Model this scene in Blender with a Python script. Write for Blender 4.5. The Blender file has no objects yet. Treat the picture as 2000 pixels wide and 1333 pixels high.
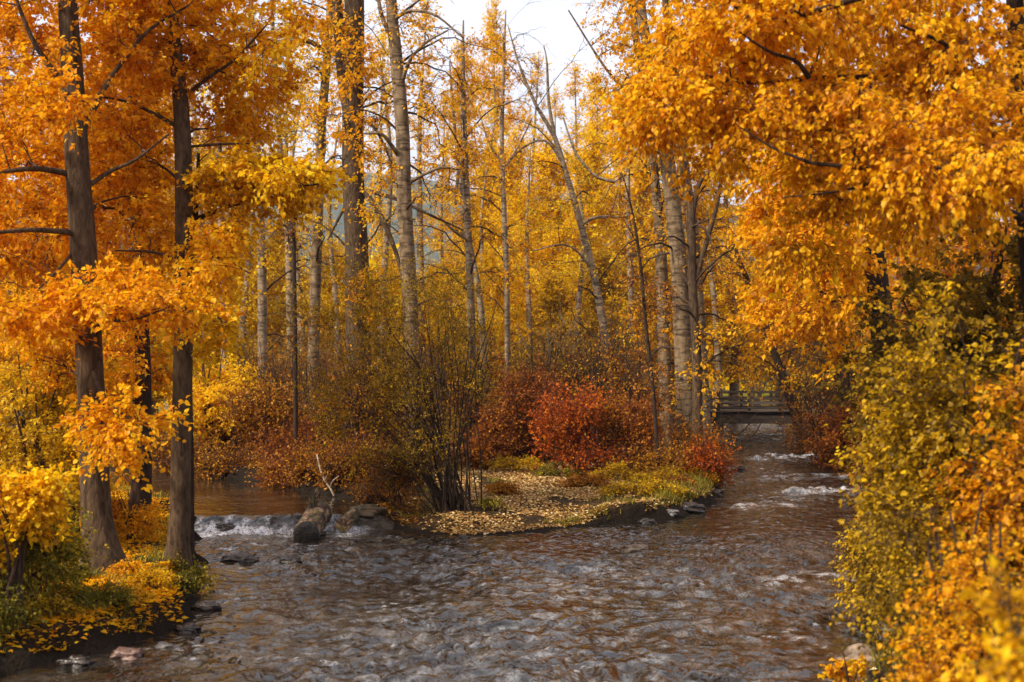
import bpy, math, random
import numpy as np
from math import radians

# ------------------------------------------------------------------ camera, sky, sun, exposure
S = bpy.context.scene
COL = S.collection
H = 3.2            # eye height above the water
F = 2500.0         # focal length in photo pixels
HOR = 700.0        # horizon row in the photo

cam_d = bpy.data.cameras.new('camera')
cam = bpy.data.objects.new('camera', cam_d)
COL.objects.link(cam)
cam.location = (0, 0, H)
cam.rotation_euler = (radians(90), 0, 0)
cam_d.sensor_width = 36
cam_d.lens = 45
cam_d.shift_y = (HOR - 666.5) / 2000.0
cam_d.clip_start = 0.05
cam_d.clip_end = 6000
cam_d.dof.use_dof = True
cam_d.dof.focus_distance = 24
cam_d.dof.aperture_fstop = 1.7
S.camera = cam

SUN_AZ = radians(-122)      # measured from the view direction, negative = left
SUN_EL = radians(41)
sun_vec = np.array([math.sin(SUN_AZ) * math.cos(SUN_EL), math.cos(SUN_AZ) * math.cos(SUN_EL), math.sin(SUN_EL)])

W = bpy.data.worlds.new('World'); S.world = W; W.use_nodes = True
nt = W.node_tree; nt.nodes.clear()
wo = nt.nodes.new('ShaderNodeOutputWorld'); bg = nt.nodes.new('ShaderNodeBackground')
sky = nt.nodes.new('ShaderNodeTexSky'); sky.sky_type = 'NISHITA'; sky.sun_disc = False
sky.sun_elevation = SUN_EL; sky.sun_rotation = SUN_AZ
tc = nt.nodes.new('ShaderNodeTexCoord'); mp = nt.nodes.new('ShaderNodeMapping'); mp.inputs['Scale'].default_value = (1, 1, 2.6)
nz = nt.nodes.new('ShaderNodeTexNoise'); nz.inputs['Scale'].default_value = 2.6; nz.inputs['Detail'].default_value = 6
nz.inputs['Roughness'].default_value = 0.55
cr = nt.nodes.new('ShaderNodeValToRGB')
cr.color_ramp.elements[0].position = 0.30; cr.color_ramp.elements[0].color = (4.8, 5.0, 5.9, 1)
cr.color_ramp.elements[1].position = 0.72; cr.color_ramp.elements[1].color = (7.4, 7.3, 7.9, 1)
mx = nt.nodes.new('ShaderNodeMixRGB'); mx.inputs[0].default_value = 0.86       # a mostly clouded sky
nt.links.new(tc.outputs['Generated'], mp.inputs[0]); nt.links.new(mp.outputs[0], nz.inputs[0])
nt.links.new(nz.outputs['Fac'], cr.inputs[0]); nt.links.new(sky.outputs[0], mx.inputs[1]); nt.links.new(cr.outputs[0], mx.inputs[2])
nt.links.new(mx.outputs[0], bg.inputs[0]); nt.links.new(bg.outputs[0], wo.inputs[0])
bg.inputs[1].default_value = 0.11

sl = bpy.data.lights.new('sun', 'SUN'); sl.energy = 4.3; sl.angle = radians(7); sl.color = (1.0, 0.93, 0.78)
so = bpy.data.objects.new('sun', sl); COL.objects.link(so)
from mathutils import Vector
so.rotation_euler = Vector(sun_vec.tolist()).to_track_quat('Z', 'Y').to_euler()

S.view_settings.view_transform = 'Standard'; S.view_settings.look = 'None'
S.view_settings.exposure = 0.74; S.view_settings.gamma = 1
S.render.engine = 'CYCLES'
cy = S.cycles
cy.max_bounces = 8; cy.diffuse_bounces = 6; cy.glossy_bounces = 2; cy.transmission_bounces = 6
cy.volume_bounces = 0; cy.caustics_reflective = False; cy.caustics_refractive = False
cy.sample_clamp_indirect = 4

rng = np.random.default_rng(7)

# ------------------------------------------------------------------ small maths helpers
_perm = np.random.default_rng(3).permutation(256); _perm = np.concatenate([_perm, _perm, _perm])
_ang = np.random.default_rng(4).random(256) * 2 * np.pi
def perlin(x, y, s=0):
    x = np.asarray(x, float) + s * 17.31; y = np.asarray(y, float) + s * 9.17
    xi = np.floor(x).astype(int); yi = np.floor(y).astype(int); xf = x - xi; yf = y - yi
    u = xf ** 3 * (xf * (xf * 6 - 15) + 10); v = yf ** 3 * (yf * (yf * 6 - 15) + 10)
    def g(i, j):
        a = _ang[_perm[(_perm[(xi + i) & 255] + yi + j) & 255]]
        return np.cos(a) * (xf - i) + np.sin(a) * (yf - j)
    n0 = g(0, 0) * (1 - u) + g(1, 0) * u; n1 = g(0, 1) * (1 - u) + g(1, 1) * u
    return (n0 * (1 - v) + n1 * v) * 1.5
def fbm(x, y, s=0, o=4):
    t = 0; a = 1
    for k in range(o):
        t = t + a * perlin(x * 2 ** k, y * 2 ** k, s + k * 3); a *= .5
    return t
def sstep(a, b, x):
    t = np.clip((x - a) / (b - a), 0, 1); return t * t * (3 - 2 * t)
def unit(v):
    return v / (np.linalg.norm(v, axis=-1, keepdims=True) + 1e-9)
def P(px, py, D):
    return np.array([(px - 1000) / F * D, D, H + (HOR - py) / F * D])

# ------------------------------------------------------------------ plan of the creek (metres)
WATER = np.array([(-5.0,-40),(-5.2,8),(-5.25,13.1),(-4.75,13.6),(-4.3,14.3),(-3.9,15.3),(-4.25,16.6),(-4.45,17.8),(-4.9,19.5),(-5.3,21),(-5.8,23),
    (-6.1,24.2),(-7.2,25.4),(-9,26.6),(-12,28),(-18,30),(-45,33),(-45,41),(-18,39),(-12,36.5),(-9.6,34.6),(-8.0,32.4),(-6.6,31),(-5.3,29.7),(-4.0,27.4),
    (-2.9,26.0),(-2.6,25.0),(-2.1,24.0),(-1.4,23.3),(-.9,23.0),(0,23.3),(.8,24.0),(1.5,24.5),(2.7,25.2),(3.3,25.9),(4.3,28),(5.1,31.5),(5.7,36),(6.5,42),(7.7,50),(9.0,61),
    (9.5,75),(16,90),(24,90),(17,75),(13.6,61),(11.5,50),(10.9,44.4),(10.2,39),(9.5,34.5),(9.0,31),(7.9,27.5),(6.6,23),(5.1,18),(4.1,14.6),(3.5,12.6),(3.4,8),(3.4,-40)])
WA = WATER; WB = np.roll(WATER, -1, axis=0)
def wdist(x, y):
    """signed distance to the waterline, positive on land"""
    x = np.asarray(x, float); y = np.asarray(y, float)
    best = np.full(x.shape, 1e9); inside = np.zeros(x.shape, bool)
    for (ax, ay), (bx, by) in zip(WA, WB):
        dx, dy = bx - ax, by - ay
        t = np.clip(((x - ax) * dx + (y - ay) * dy) / (dx * dx + dy * dy), 0, 1)
        best = np.minimum(best, np.hypot(x - ax - t * dx, y - ay - t * dy))
        if ay != by:
            c = (ay > y) != (by > y)
            inside ^= c & (x < (bx - ax) * (y - ay) / (by - ay) + ax)
    return np.where(inside, -best, best)
def wlevel(x, y):
    lip = 23.9 + 0.22 * perlin(x * 1.3, y * 0, 5) + 0.12 * (x + 4.5)
    left = 0.27 * sstep(lip - .55, lip, y) * sstep(-2.0, -2.6, x)
    main = 0.28 * sstep(28, 50, y) * sstep(0, 1, x)
    return left + main
def ground(x, y):
    x = np.asarray(x, float); y = np.asarray(y, float)
    d = wdist(x, y) + 0.17 * fbm(x * 1.1, y * 1.1, 2, 3) + .07 * perlin(x * 5, y * 5, 8)
    w = wlevel(x, y)
    isl = sstep(-3.4, -2.2, x) * sstep(2.2, 1.0, x) * sstep(31, 26, y)      # gentle leafy tip of the island
    bank = 0.33 * sstep(-.12, .28, d)
    soft = 0.26 * sstep(-.2, 2.2, d)
    hgt = bank * (1 - isl) + soft * isl + 0.012 * np.clip(d, 0, 25)
    hgt = hgt + 0.05 * fbm(x * .5, y * .5, 9, 3) * sstep(0, 1, d) + .018 * perlin(x * 3, y * 3, 1) * sstep(0, .4, d)
    bed = -0.45 * sstep(0.1, -1.0, d) - .05
    z = w + np.where(d > -.12, hgt, bed)
    far = sstep(55, 75, y)
    z = z * (1 - far) + far * np.where(d > -.12, .45 + .1 * perlin(x * .03, y * .03), z)
    z = z + sstep(120, 500, np.hypot(x, y)) * 4
    z = z - sstep(-5, -35, y) * 0.0 + 0.5 * sstep(1.5, 5, x - 3.2 - np.clip(y - 12, 0, 50) * .22) * sstep(60, 40, y)   # right bank a little higher
    return z

# ------------------------------------------------------------------ object helpers
def tag(o, label, cat, group=None, kind=None):
    if label: o['label'] = label
    if cat: o['category'] = cat
    if group: o['group'] = group
    if kind: o['kind'] = kind
    return o
def empty(name, loc, label, cat, group=None):
    o = bpy.data.objects.new(name, None); COL.objects.link(o); o.location = loc; o.empty_display_size = .1
    return tag(o, label, cat, group)
def mesh_obj(name, V, Fc, mat, parent=None, smooth=False, attrs=None, origin=None):
    """V (n,3) world coordinates, Fc list of equal-width index arrays"""
    V = np.asarray(V, np.float32)
    if origin is None: origin = np.zeros(3)
    V = V - np.asarray(origin, np.float32)
    me = bpy.data.meshes.new(name)
    if isinstance(Fc, np.ndarray): Fc = [Fc]
    tot = [f.ravel() for f in Fc]; li = np.concatenate(tot).astype(np.int32)
    ls = np.concatenate([np.full(len(f), f.shape[1], np.int32) for f in Fc])
    st = np.concatenate([[0], np.cumsum(ls)[:-1]]).astype(np.int32)
    me.vertices.add(len(V)); me.vertices.foreach_set('co', V.ravel())
    me.loops.add(len(li)); me.loops.foreach_set('vertex_index', li)
    me.polygons.add(len(ls)); me.polygons.foreach_set('loop_start', st)
    me.polygons.foreach_set('use_smooth', np.full(len(ls), smooth))
    for k, a in (attrs or {}).items():
        at = me.attributes.new(k, 'FLOAT', 'POINT'); at.data.foreach_set('value', np.asarray(a, np.float32))
    me.update(calc_edges=True); me.validate()
    if mat: me.materials.append(mat)
    o = bpy.data.objects.new(name, me); COL.objects.link(o)
    if parent: o.parent = parent
    elif origin is not None: o.location = [float(c) for c in origin]
    return o
def grid_faces(nx, ny):
    i = np.arange(nx * ny).reshape(ny, nx)
    return np.stack([i[:-1, :-1], i[:-1, 1:], i[1:, 1:], i[1:, :-1]], -1).reshape(-1, 4)
def resample(pts, n):
    """smooth Catmull-Rom resampling of rows (any columns)"""
    p = np.asarray(pts, float); d = np.concatenate([[0], np.cumsum(np.linalg.norm(np.diff(p[:, :3], axis=0), axis=1))])
    t = np.linspace(0, d[-1], n); out = np.empty((n, p.shape[1]))
    q = np.vstack([2 * p[0] - p[1], p, 2 * p[-1] - p[-2]])
    k = np.clip(np.searchsorted(d, t, side='right') - 1, 0, len(p) - 2)
    u = ((t - d[k]) / (d[k + 1] - d[k] + 1e-9))[:, None]
    a, b, c, e = q[k], q[k + 1], q[k + 2], q[k + 3]
    return .5 * (2 * b + (c - a) * u + (2 * a - 5 * b + 4 * c - e) * u * u + (3 * b - a - 3 * c + e) * u ** 3)
def tubes(Pt, R, k=6, rough=0.0, seed=0):
    """Pt (B,n,3), R (B,n) -> verts, quads"""
    B, n, _ = Pt.shape
    T = np.empty_like(Pt); T[:, 1:-1] = Pt[:, 2:] - Pt[:, :-2]; T[:, 0] = Pt[:, 1] - Pt[:, 0]; T[:, -1] = Pt[:, -1] - Pt[:, -2]
    T = unit(T)
    ref = np.where(np.abs(T[:, :1, 2:3]) > .8, np.array([1., .13, 0]), np.array([0.1, 0, 1.]))
    U = unit(np.cross(np.broadcast_to(ref, T.shape), T)); Vv = np.cross(T, U)
    a = np.arange(k) / k * 2 * np.pi
    rr = R[..., None] * np.ones(k)
    if rough:
        aa = np.broadcast_to(a, rr.shape); zz = np.broadcast_to(np.arange(n)[None, :, None] * .35, rr.shape) + np.arange(B)[:, None, None] * 7.7
        rr = rr * (1 + rough * perlin(np.cos(aa) * 1.6 + zz, np.sin(aa) * 1.6 + seed, seed) + rough * .6 * perlin(np.cos(aa) * 5, np.sin(aa) * 5 + zz * .4, seed + 2))
    V = Pt[:, :, None, :] + rr[..., None] * (np.cos(a)[:, None] * U[:, :, None, :] + np.sin(a)[:, None] * Vv[:, :, None, :])
    idx = np.arange(B * n * k).reshape(B, n, k)
    q = np.stack([idx[:, :-1], np.roll(idx, -1, 2)[:, :-1], np.roll(idx, -1, 2)[:, 1:], idx[:, 1:]], -1).reshape(-1, 4)
    return V.reshape(-1, 3), q
def join(parts):
    V = []; Q = []; o = 0
    for v, q in parts:
        V.append(v); Q.append(q + o); o += len(v)
    return np.concatenate(V), np.concatenate(Q)

LO_V = np.array([(0,0,0),(.42,-.36,.09),(1,0,-.06),(.42,.36,.09)]); LO_F = np.array([(0,1,2),(0,2,3)])
NR_V = np.array([(0,0,0),(.42,-.19,.05),(1,0,-.08),(.42,.19,.05)])
HI_V = np.array([(-.22,0,0),(0,0,0),(.16,-.33,.07),(.45,-.42,.10),(.75,-.24,.03),(1,0,-.10),(.75,.24,.03),(.45,.42,.10),(.16,.33,.07),(.45,0,0)])
HI_F = np.array([(1,2,9),(2,3,9),(3,4,9),(4,5,9),(5,6,9),(6,7,9),(7,8,9),(8,1,9)])
def leaves(pos, axis, up, size, var, kind='lo'):
    TV, TF = dict(lo=(LO_V, LO_F), narrow=(NR_V, LO_F), hi=(HI_V, HI_F))[kind]
    N = len(pos)
    a = unit(axis); b = unit(np.cross(up, a)); n = np.cross(a, b)
    s = size[:, None, None]
    curl = (1 + rng.normal(0, .7, N))[:, None, None]
    V = pos[:, None, :] + s * (TV[None, :, :1] * a[:, None, :] + TV[None, :, 1:2] * b[:, None, :] * rng.uniform(.75, 1.1, N)[:, None, None] + TV[None, :, 2:3] * curl * n[:, None, :])
    k = len(TV)
    Fc = (TF[None] + (np.arange(N) * k)[:, None, None]).reshape(-1, 3)
    return V.reshape(-1, 3), Fc, np.repeat(var, k)

# ------------------------------------------------------------------ materials
def nodes(name):
    m = bpy.data.materials.new(name); m.use_nodes = True; t = m.node_tree; t.nodes.clear()
    return m, t, t.nodes.new('ShaderNodeOutputMaterial')
def ramp(t, src, stops, interp='LINEAR'):
    r = t.nodes.new('ShaderNodeValToRGB'); r.color_ramp.interpolation = interp; e = r.color_ramp.elements
    while len(e) < len(stops): e.new(.5)
    for q, (p_, c) in zip(e, stops): q.position = p_; q.color = (*c, 1)
    t.links.new(src, r.inputs[0]); return r.outputs[0]
def noise(t, scale, detail=4, vec=None, rough=.55, dist=0):
    n = t.nodes.new('ShaderNodeTexNoise'); n.inputs['Scale'].default_value = scale; n.inputs['Detail'].default_value = detail
    n.inputs['Roughness'].default_value = rough; n.inputs['Distortion'].default_value = dist
    if vec is not None: t.links.new(vec, n.inputs['Vector'])
    return n.outputs['Fac']
def mapped(t, scale, coord='Object'):
    c = t.nodes.new('ShaderNodeTexCoord'); m = t.nodes.new('ShaderNodeMapping'); m.inputs['Scale'].default_value = scale
    t.links.new(c.outputs[coord], m.inputs[0]); return m.outputs[0]
def bump(t, h, strength, dist, prev=None):
    b = t.nodes.new('ShaderNodeBump'); b.inputs['Strength'].default_value = strength; b.inputs['Distance'].default_value = dist
    t.links.new(h, b.inputs['Height'])
    if prev is not None: t.links.new(prev, b.inputs['Normal'])
    return b.outputs[0]
def mathn(t, op, a, b=None, c=None):
    n = t.nodes.new('ShaderNodeMath'); n.operation = op
    for i, v in enumerate((a, b, c)):
        if v is None: continue
        if isinstance(v, (int, float)): n.inputs[i].default_value = v
        else: t.links.new(v, n.inputs[i])
    return n.outputs[0]
def mixc(t, f, a, b, mode='MIX'):
    n = t.nodes.new('ShaderNodeMixRGB'); n.blend_type = mode
    for i, v in enumerate((f, a, b)):
        if isinstance(v, (int, float)): n.inputs[i].default_value = v
        elif isinstance(v, tuple): n.inputs[i].default_value = (*v, 1)
        else: t.links.new(v, n.inputs[i])
    return n.outputs[0]
def attr(t, name):
    a = t.nodes.new('ShaderNodeAttribute'); a.attribute_name = name; return a.outputs['Fac']
def leaf_mat(name, stops, trans=.52, gloss=.010):
    m, t, out = nodes(name)
    col = ramp(t, attr(t, 'v'), stops)
    d = t.nodes.new('ShaderNodeBsdfDiffuse'); tr = t.nodes.new('ShaderNodeBsdfTranslucent'); g = t.nodes.new('ShaderNodeBsdfGlossy')
    g.inputs['Roughness'].default_value = .45; g.inputs['Color'].default_value = (.8, .8, .8, 1)
    t.links.new(col, d.inputs[0]); t.links.new(col, tr.inputs[0])
    a = t.nodes.new('ShaderNodeMixShader'); a.inputs[0].default_value = trans
    b = t.nodes.new('ShaderNodeMixShader'); b.inputs[0].default_value = gloss
    t.links.new(d.outputs[0], a.inputs[1]); t.links.new(tr.outputs[0], a.inputs[2])
    t.links.new(a.outputs[0], b.inputs[1]); t.links.new(g.outputs[0], b.inputs[2]); t.links.new(b.outputs[0], out.inputs[0])
    return m
LM = dict(
    orange=leaf_mat('orange_leaves', [(0,(.30,.09,.003)),(.3,(.70,.26,.003)),(.65,(.88,.39,.004)),(1,(.92,.54,.010))]),
    amber=leaf_mat('amber_leaves', [(0,(.34,.12,.003)),(.3,(.74,.30,.003)),(.7,(.90,.46,.005)),(1,(.93,.60,.012))]),
    gold=leaf_mat('gold_leaves', [(0,(.42,.20,.004)),(.3,(.80,.42,.004)),(.7,(.93,.57,.007)),(1,(.95,.70,.02))]),
    lime=leaf_mat('yellow_green_leaves', [(0,(.15,.085,.004)),(.35,(.44,.25,.006)),(.7,(.78,.45,.008)),(1,(.88,.62,.02))]),
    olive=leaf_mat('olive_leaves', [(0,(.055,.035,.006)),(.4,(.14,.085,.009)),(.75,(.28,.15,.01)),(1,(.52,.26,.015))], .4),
    rust=leaf_mat('rust_leaves', [(0,(.09,.028,.006)),(.4,(.28,.085,.008)),(.75,(.46,.17,.01)),(1,(.62,.30,.015))], .4),
    ember=leaf_mat('red_orange_leaves', [(0,(.14,.03,.006)),(.35,(.42,.075,.007)),(.7,(.66,.15,.009)),(1,(.80,.33,.012))], .45),
    lemon=leaf_mat('lemon_yellow_leaves', [(0,(.52,.28,.004)),(.3,(.88,.52,.004)),(.7,(.96,.66,.006)),(1,(.97,.78,.015))]),
    red=leaf_mat('red_leaves', [(0,(.08,.024,.007)),(.35,(.22,.058,.009)),(.6,(.37,.105,.010)),(.85,(.52,.20,.012)),(1,(.62,.30,.02))], .4),
    moss=leaf_mat('green_leaves', [(0,(.05,.045,.006)),(.4,(.15,.13,.009)),(.75,(.34,.25,.012)),(1,(.62,.42,.03))], .4),
    litter=leaf_mat('fallen_leaves', [(0,(.07,.028,.010)),(.3,(.26,.11,.025)),(.6,(.52,.29,.08)),(.85,(.70,.46,.17)),(1,(.78,.60,.32))], .15, .03),
    grass=leaf_mat('grass_blades', [(0,(.06,.055,.006)),(.5,(.19,.16,.012)),(1,(.48,.34,.05))], .3),
)
def bark(name, dark, light, zscale, xscale, bands=0.0, bstr=.6):
    m, t, out = nodes(name)
    p = t.nodes.new('ShaderNodeBsdfPrincipled'); p.inputs['Roughness'].default_value = .9; p.inputs['Specular IOR Level'].default_value = .15
    v = mapped(t, (xscale, xscale, zscale))
    n1 = noise(t, 1.0, 7, v, .62, .6)
    n2 = noise(t, 1.3, 4, mapped(t, (1, 1, .7)))
    c = ramp(t, n1, [(.34, dark), (.50, tuple((a + b) / 2 for a, b in zip(dark, light))), (.66, light)])
    c = mixc(t, mathn(t, 'MULTIPLY', n2, .55), c, (dark[0] * .9, dark[1] * 1.05, dark[2] * .9))
    h = n1
    if bands:
        nb = noise(t, 1.0, 3, mapped(t, (3.0, 3.0, 17)), .5, .4)
        k = ramp(t, nb, [(.50, (0, 0, 0)), (.57, (1, 1, 1))])
        k2 = noise(t, 1.0, 2, mapped(t, (1.2, 1.2, 2.2)))
        k2 = ramp(t, k2, [(.34, (0, 0, 0)), (.52, (1, 1, 1))])
        c = mixc(t, mathn(t, 'MULTIPLY', mathn(t, 'MULTIPLY', k, k2), bands), c, tuple(a * .45 for a in dark))
    t.links.new(c, p.inputs['Base Color'])
    t.links.new(bump(t, h, bstr, .03), p.inputs['Normal']); t.links.new(p.outputs[0], out.inputs[0])
    return m
BM = dict(
    brown=bark('furrowed_brown_bark', (.034,.018,.010), (.155,.095,.052), 5.0, 17, 0, 1.3),
    dark=bark('dark_bark', (.014,.008,.005), (.075,.042,.026), 5, 16, 0, .9),
    tan=bark('tan_poplar_bark', (.10,.060,.034), (.34,.23,.13), 2.5, 7, .8, .5),
    pale=bark('pale_poplar_bark', (.15,.10,.065), (.42,.31,.21), 2.5, 6, .85, .4),
    twig=bark('twig_bark', (.030,.016,.010), (.10,.055,.032), 6, 20, 0, .3),
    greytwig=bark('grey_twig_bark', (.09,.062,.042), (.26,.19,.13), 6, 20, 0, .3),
    redtwig=bark('red_twig_bark', (.07,.018,.010), (.20,.06,.03), 6, 20, 0, .3),
)

# ------------------------------------------------------------------ plant builder
class Spray: pass
def branch_paths(A, B_, n=6, lift=.14, wob=.06):
    """curves from A to B_ (K,3)"""
    L = np.linalg.norm(B_ - A, axis=1, keepdims=True)
    M = (A + B_) / 2 + np.array([0, 0, 1.]) * L * lift + rng.normal(0, 1, A.shape) * L * wob
    t = np.linspace(0, 1, n)[None, :, None]
    Q = (1 - t) ** 2 * A[:, None] + 2 * t * (1 - t) * M[:, None] + t * t * B_[:, None]
    j = rng.normal(0, 1, Q.shape) * L[:, None] * wob * .28; j[:, 0] = 0; j[:, -1] = 0
    return Q + j
def attach(C, T, drop=.5):
    """index of the candidate each target grows from"""
    out = np.empty(len(T), int)
    for i in range(0, len(T), 400):
        d = T[i:i + 400, None] - C[None]
        c = np.linalg.norm(d, axis=2) + drop * np.clip(-d[..., 2], 0, None) * 1.5
        out[i:i + 400] = np.argmin(c * rng.uniform(.85, 1.15, c.shape), axis=1)
    return out
def in_blob(c, r, n, shell=.35):
    v = rng.normal(0, 1, (n, 3)); v = v / np.maximum(1, np.linalg.norm(v, axis=1, keepdims=True) / 2.1)
    v[:, 2] = np.round(v[:, 2] * 2.2 + rng.normal(0, .16, n)) / 2.2 * .6 + v[:, 2] * .4      # loose tiers
    return c + v * .58 * r
def plant(name, label, cat, stems, blobs, mat, bark_m, group=None, leaf=.09, per=9, twigs=8, twl=.38, flat=.45, droop=.12,
          kind='lo', limbs=(), sides=14, rough=.05, twig_m='twig', tw_k=3, tw_r=.0035, sec=.22, tree=True, fol='crown', lift=.14,
          twig_geo=True, vshift=0.0, br=1.0, hang=.35, bare=0):
    """stems / limbs: lists of rows (x,y,z,r). blobs: (centre, radii, n_sprays, vshift)."""
    base = np.array(stems[0][0][:3])
    root = empty(name, [float(c) for c in base], label, cat, group)
    sp = [resample(s, 26) for s in stems]
    tv = tubes(np.stack([s[:, :3] for s in sp]), np.stack([np.clip(s[:, 3], .002, None) for s in sp]), sides, rough, int(abs(base[0]) * 10) % 9)
    nv = len(tv[0]) // len(sp); nf = len(tv[1]) // len(sp)
    for i in range(len(sp)): mesh_obj('trunk' if tree else 'stem', tv[0][i * nv:(i + 1) * nv], tv[1][:nf], BM[bark_m], root, True, origin=base)
    parts = []; C = [s[4:, :3] for s in sp]; CR = [s[4:, 3] for s in sp]
    if limbs:
        lp = [resample(s, 12) for s in limbs]
        for s in lp:
            V, q = tubes(s[None, :, :3], np.clip(s[None, :, 3], .003, None), 8, .1, 1); mesh_obj('limb', V, q, BM[bark_m], root, True, origin=base)
            C += [s[2:, :3]]; CR += [s[2:, 3]]
    if bare:
        s0_ = sp[0]; zt_ = base[2] + 16
        ok = np.where((s0_[:, 2] > base[2] + 2.2) & (s0_[:, 2] < zt_))[0]; ii = rng.choice(ok, bare)
        az = rng.uniform(0, 2 * np.pi, bare); Lb = rng.uniform(.9, 2.6, bare); u = np.linspace(0, 1, 9)[None, :, None]
        dr = np.stack([np.cos(az), np.sin(az), np.zeros(bare)], -1)[:, None]; el = rng.uniform(.1, .9, (bare, 1, 1)); dr2 = rng.uniform(.3, 1.2, (bare, 1, 1))
        Qb = s0_[ii, None, :3] + Lb[:, None, None] * (dr * u + np.array([0, 0, 1.]) * (el * u * 1.6 - dr2 * u * u)) + rng.normal(0, .035, (bare, 9, 3)) * u * Lb[:, None, None]
        Rb = np.minimum(.04, s0_[ii, 3] * .3)[:, None] * np.linspace(1, .12, 9)[None]
        parts.append(tubes(Qb, Rb, 5, .1, 2))
        m_ = bare * 7; bi = np.repeat(np.arange(bare), 7); bj = rng.integers(2, 8, m_); st_ = Qb[bi, bj]; dd_ = unit(rng.normal(0, 1, (m_, 3)) * np.array([1, 1, .7]) + unit(Qb[bi, -1] - Qb[bi, 0]) * .8)
        u = np.linspace(0, 1, 6)[None, :, None]; Lt_ = rng.uniform(.3, 1.0, m_)[:, None, None]
        Qt = st_[:, None] + dd_[:, None] * Lt_ * u + np.array([0, 0, -.35]) * u * u * Lt_ + rng.normal(0, .02, (m_, 6, 3))
        parts.append(tubes(Qt, np.broadcast_to(np.linspace(.009, .003, 6), (m_, 6)), 3))
    C = np.concatenate(C); CR = np.concatenate(CR)
    if blobs:
        # main limb to each blob, secondaries, then sprays
        def grow(T, r0, n, lf, k):
            nonlocal C, CR
            i = attach(C, T); Q = branch_paths(C[i], T, n, lf)
            L = np.linalg.norm(T - C[i], axis=1)
            ra = np.minimum(CR[i] * .6, (r0 + .012 * L) * br)
            R = ra[:, None] * np.linspace(1, .28, n)[None] ** 1.0
            parts.append(tubes(Q, R, k, .06, 3))
            return Q, R
        cen = np.array([b[0] for b in blobs]); rad = np.array([b[1] for b in blobs]) * np.ones(3)
        Q, R = grow(cen + rng.normal(0, .12, cen.shape) * rad, .012, 8, lift, 5)
        C = np.concatenate([C, Q[:, 2:].reshape(-1, 3)]); CR = np.concatenate([CR, R[:, 2:].ravel()])
        T = []; VS = []
        for b in blobs:
            T.append(in_blob(np.array(b[0]), np.array(b[1]) * np.ones(3), b[2])); VS.append(np.full(b[2], b[3] if len(b) > 3 else 0.))
        T = np.concatenate(T); VS = np.concatenate(VS)
        gz = ground(T[:, 0], T[:, 1]) + .08; T[:, 2] = np.maximum(T[:, 2], gz + .1 * rng.random(len(T)))
        o = rng.permutation(len(T)); T = T[o]; VS = VS[o]; ns = max(1, int(len(T) * sec))
        Q1, R1 = grow(T[:ns], .007, 7, lift, 4)
        C = np.concatenate([C, Q1[:, 2:].reshape(-1, 3)]); CR = np.concatenate([CR, R1[:, 2:].ravel()])
        Q2, R2 = grow(T[ns:], .004, 7, lift * .7, 3)
        Q = np.concatenate([Q1, Q2])
        V, q = join([p for p in parts])
        tag(mesh_obj('branches', V, q, BM[twig_m], root, True, origin=base), None, None, None, 'stuff')
        # twigs
        K = len(Q); t = rng.uniform(.35, 1.0, (K, twigs)); t[:, 0] = 1
        f = t * 6; i0 = np.clip(f.astype(int), 0, 5); fr = (f - i0)[..., None]
        kk = np.arange(K)[:, None]
        s0 = Q[kk, i0] * (1 - fr) + Q[kk, i0 + 1] * fr
        bd = unit(Q[:, -1] - Q[:, -3])[:, None]
        d = rng.normal(0, 1, (K, twigs, 3)); d[..., 2] *= flat; d = unit(d + bd * .9)
        Lt = twl * rng.uniform(.5, 1.2, (K, twigs, 1))
        tt = np.linspace(0, 1, 4)[None, None, :, None]
        TP = s0[:, :, None] + d[:, :, None] * Lt[:, :, None] * tt + np.array([0, 0, -1.]) * droop * Lt[:, :, None] * tt ** 2 * 2
        TP = TP.reshape(-1, 4, 3)
        if twig_geo:
            TR = np.broadcast_to(np.array([1, .8, .6, .35]) * tw_r, (len(TP), 4))
            V, q = tubes(TP, TR, tw_k); tag(mesh_obj('twigs', V, q, BM[twig_m], root, True, origin=base), None, None, None, 'stuff')
        if per > 0:
            M = len(TP); tl = rng.uniform(.12, 1.05, (M, per)); f = np.clip(tl * 3, 0, 2.999); i0 = f.astype(int); fr = (f - i0)[..., None]
            mm = np.arange(M)[:, None]
            lp_ = (TP[mm, i0] * (1 - fr) + TP[mm, i0 + 1] * fr).reshape(-1, 3)
            td = np.repeat(unit(TP[:, -1] - TP[:, 0]), per, 0)
            N = len(lp_)
            ax = unit(td * .7 + rng.normal(0, .55, (N, 3)) + np.array([0, 0, -hang]))
            upv = unit(rng.normal(0, .55, (N, 3)) + np.array([0, 0, 1.]))
            off = unit(rng.normal(0, 1, (N, 3))) * leaf * .5
            sprayv = np.repeat(rng.normal(0, .13, K) + VS, twigs * per)
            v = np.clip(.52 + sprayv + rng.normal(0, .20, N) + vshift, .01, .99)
            V, q, a = leaves(lp_ + off, ax, upv, leaf * np.clip(rng.normal(.95, .26, N), .4, 1.5), v, kind)
            mesh_obj(fol, V, q, LM[mat], root, False, {'v': a}, origin=base)
    return root
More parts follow.
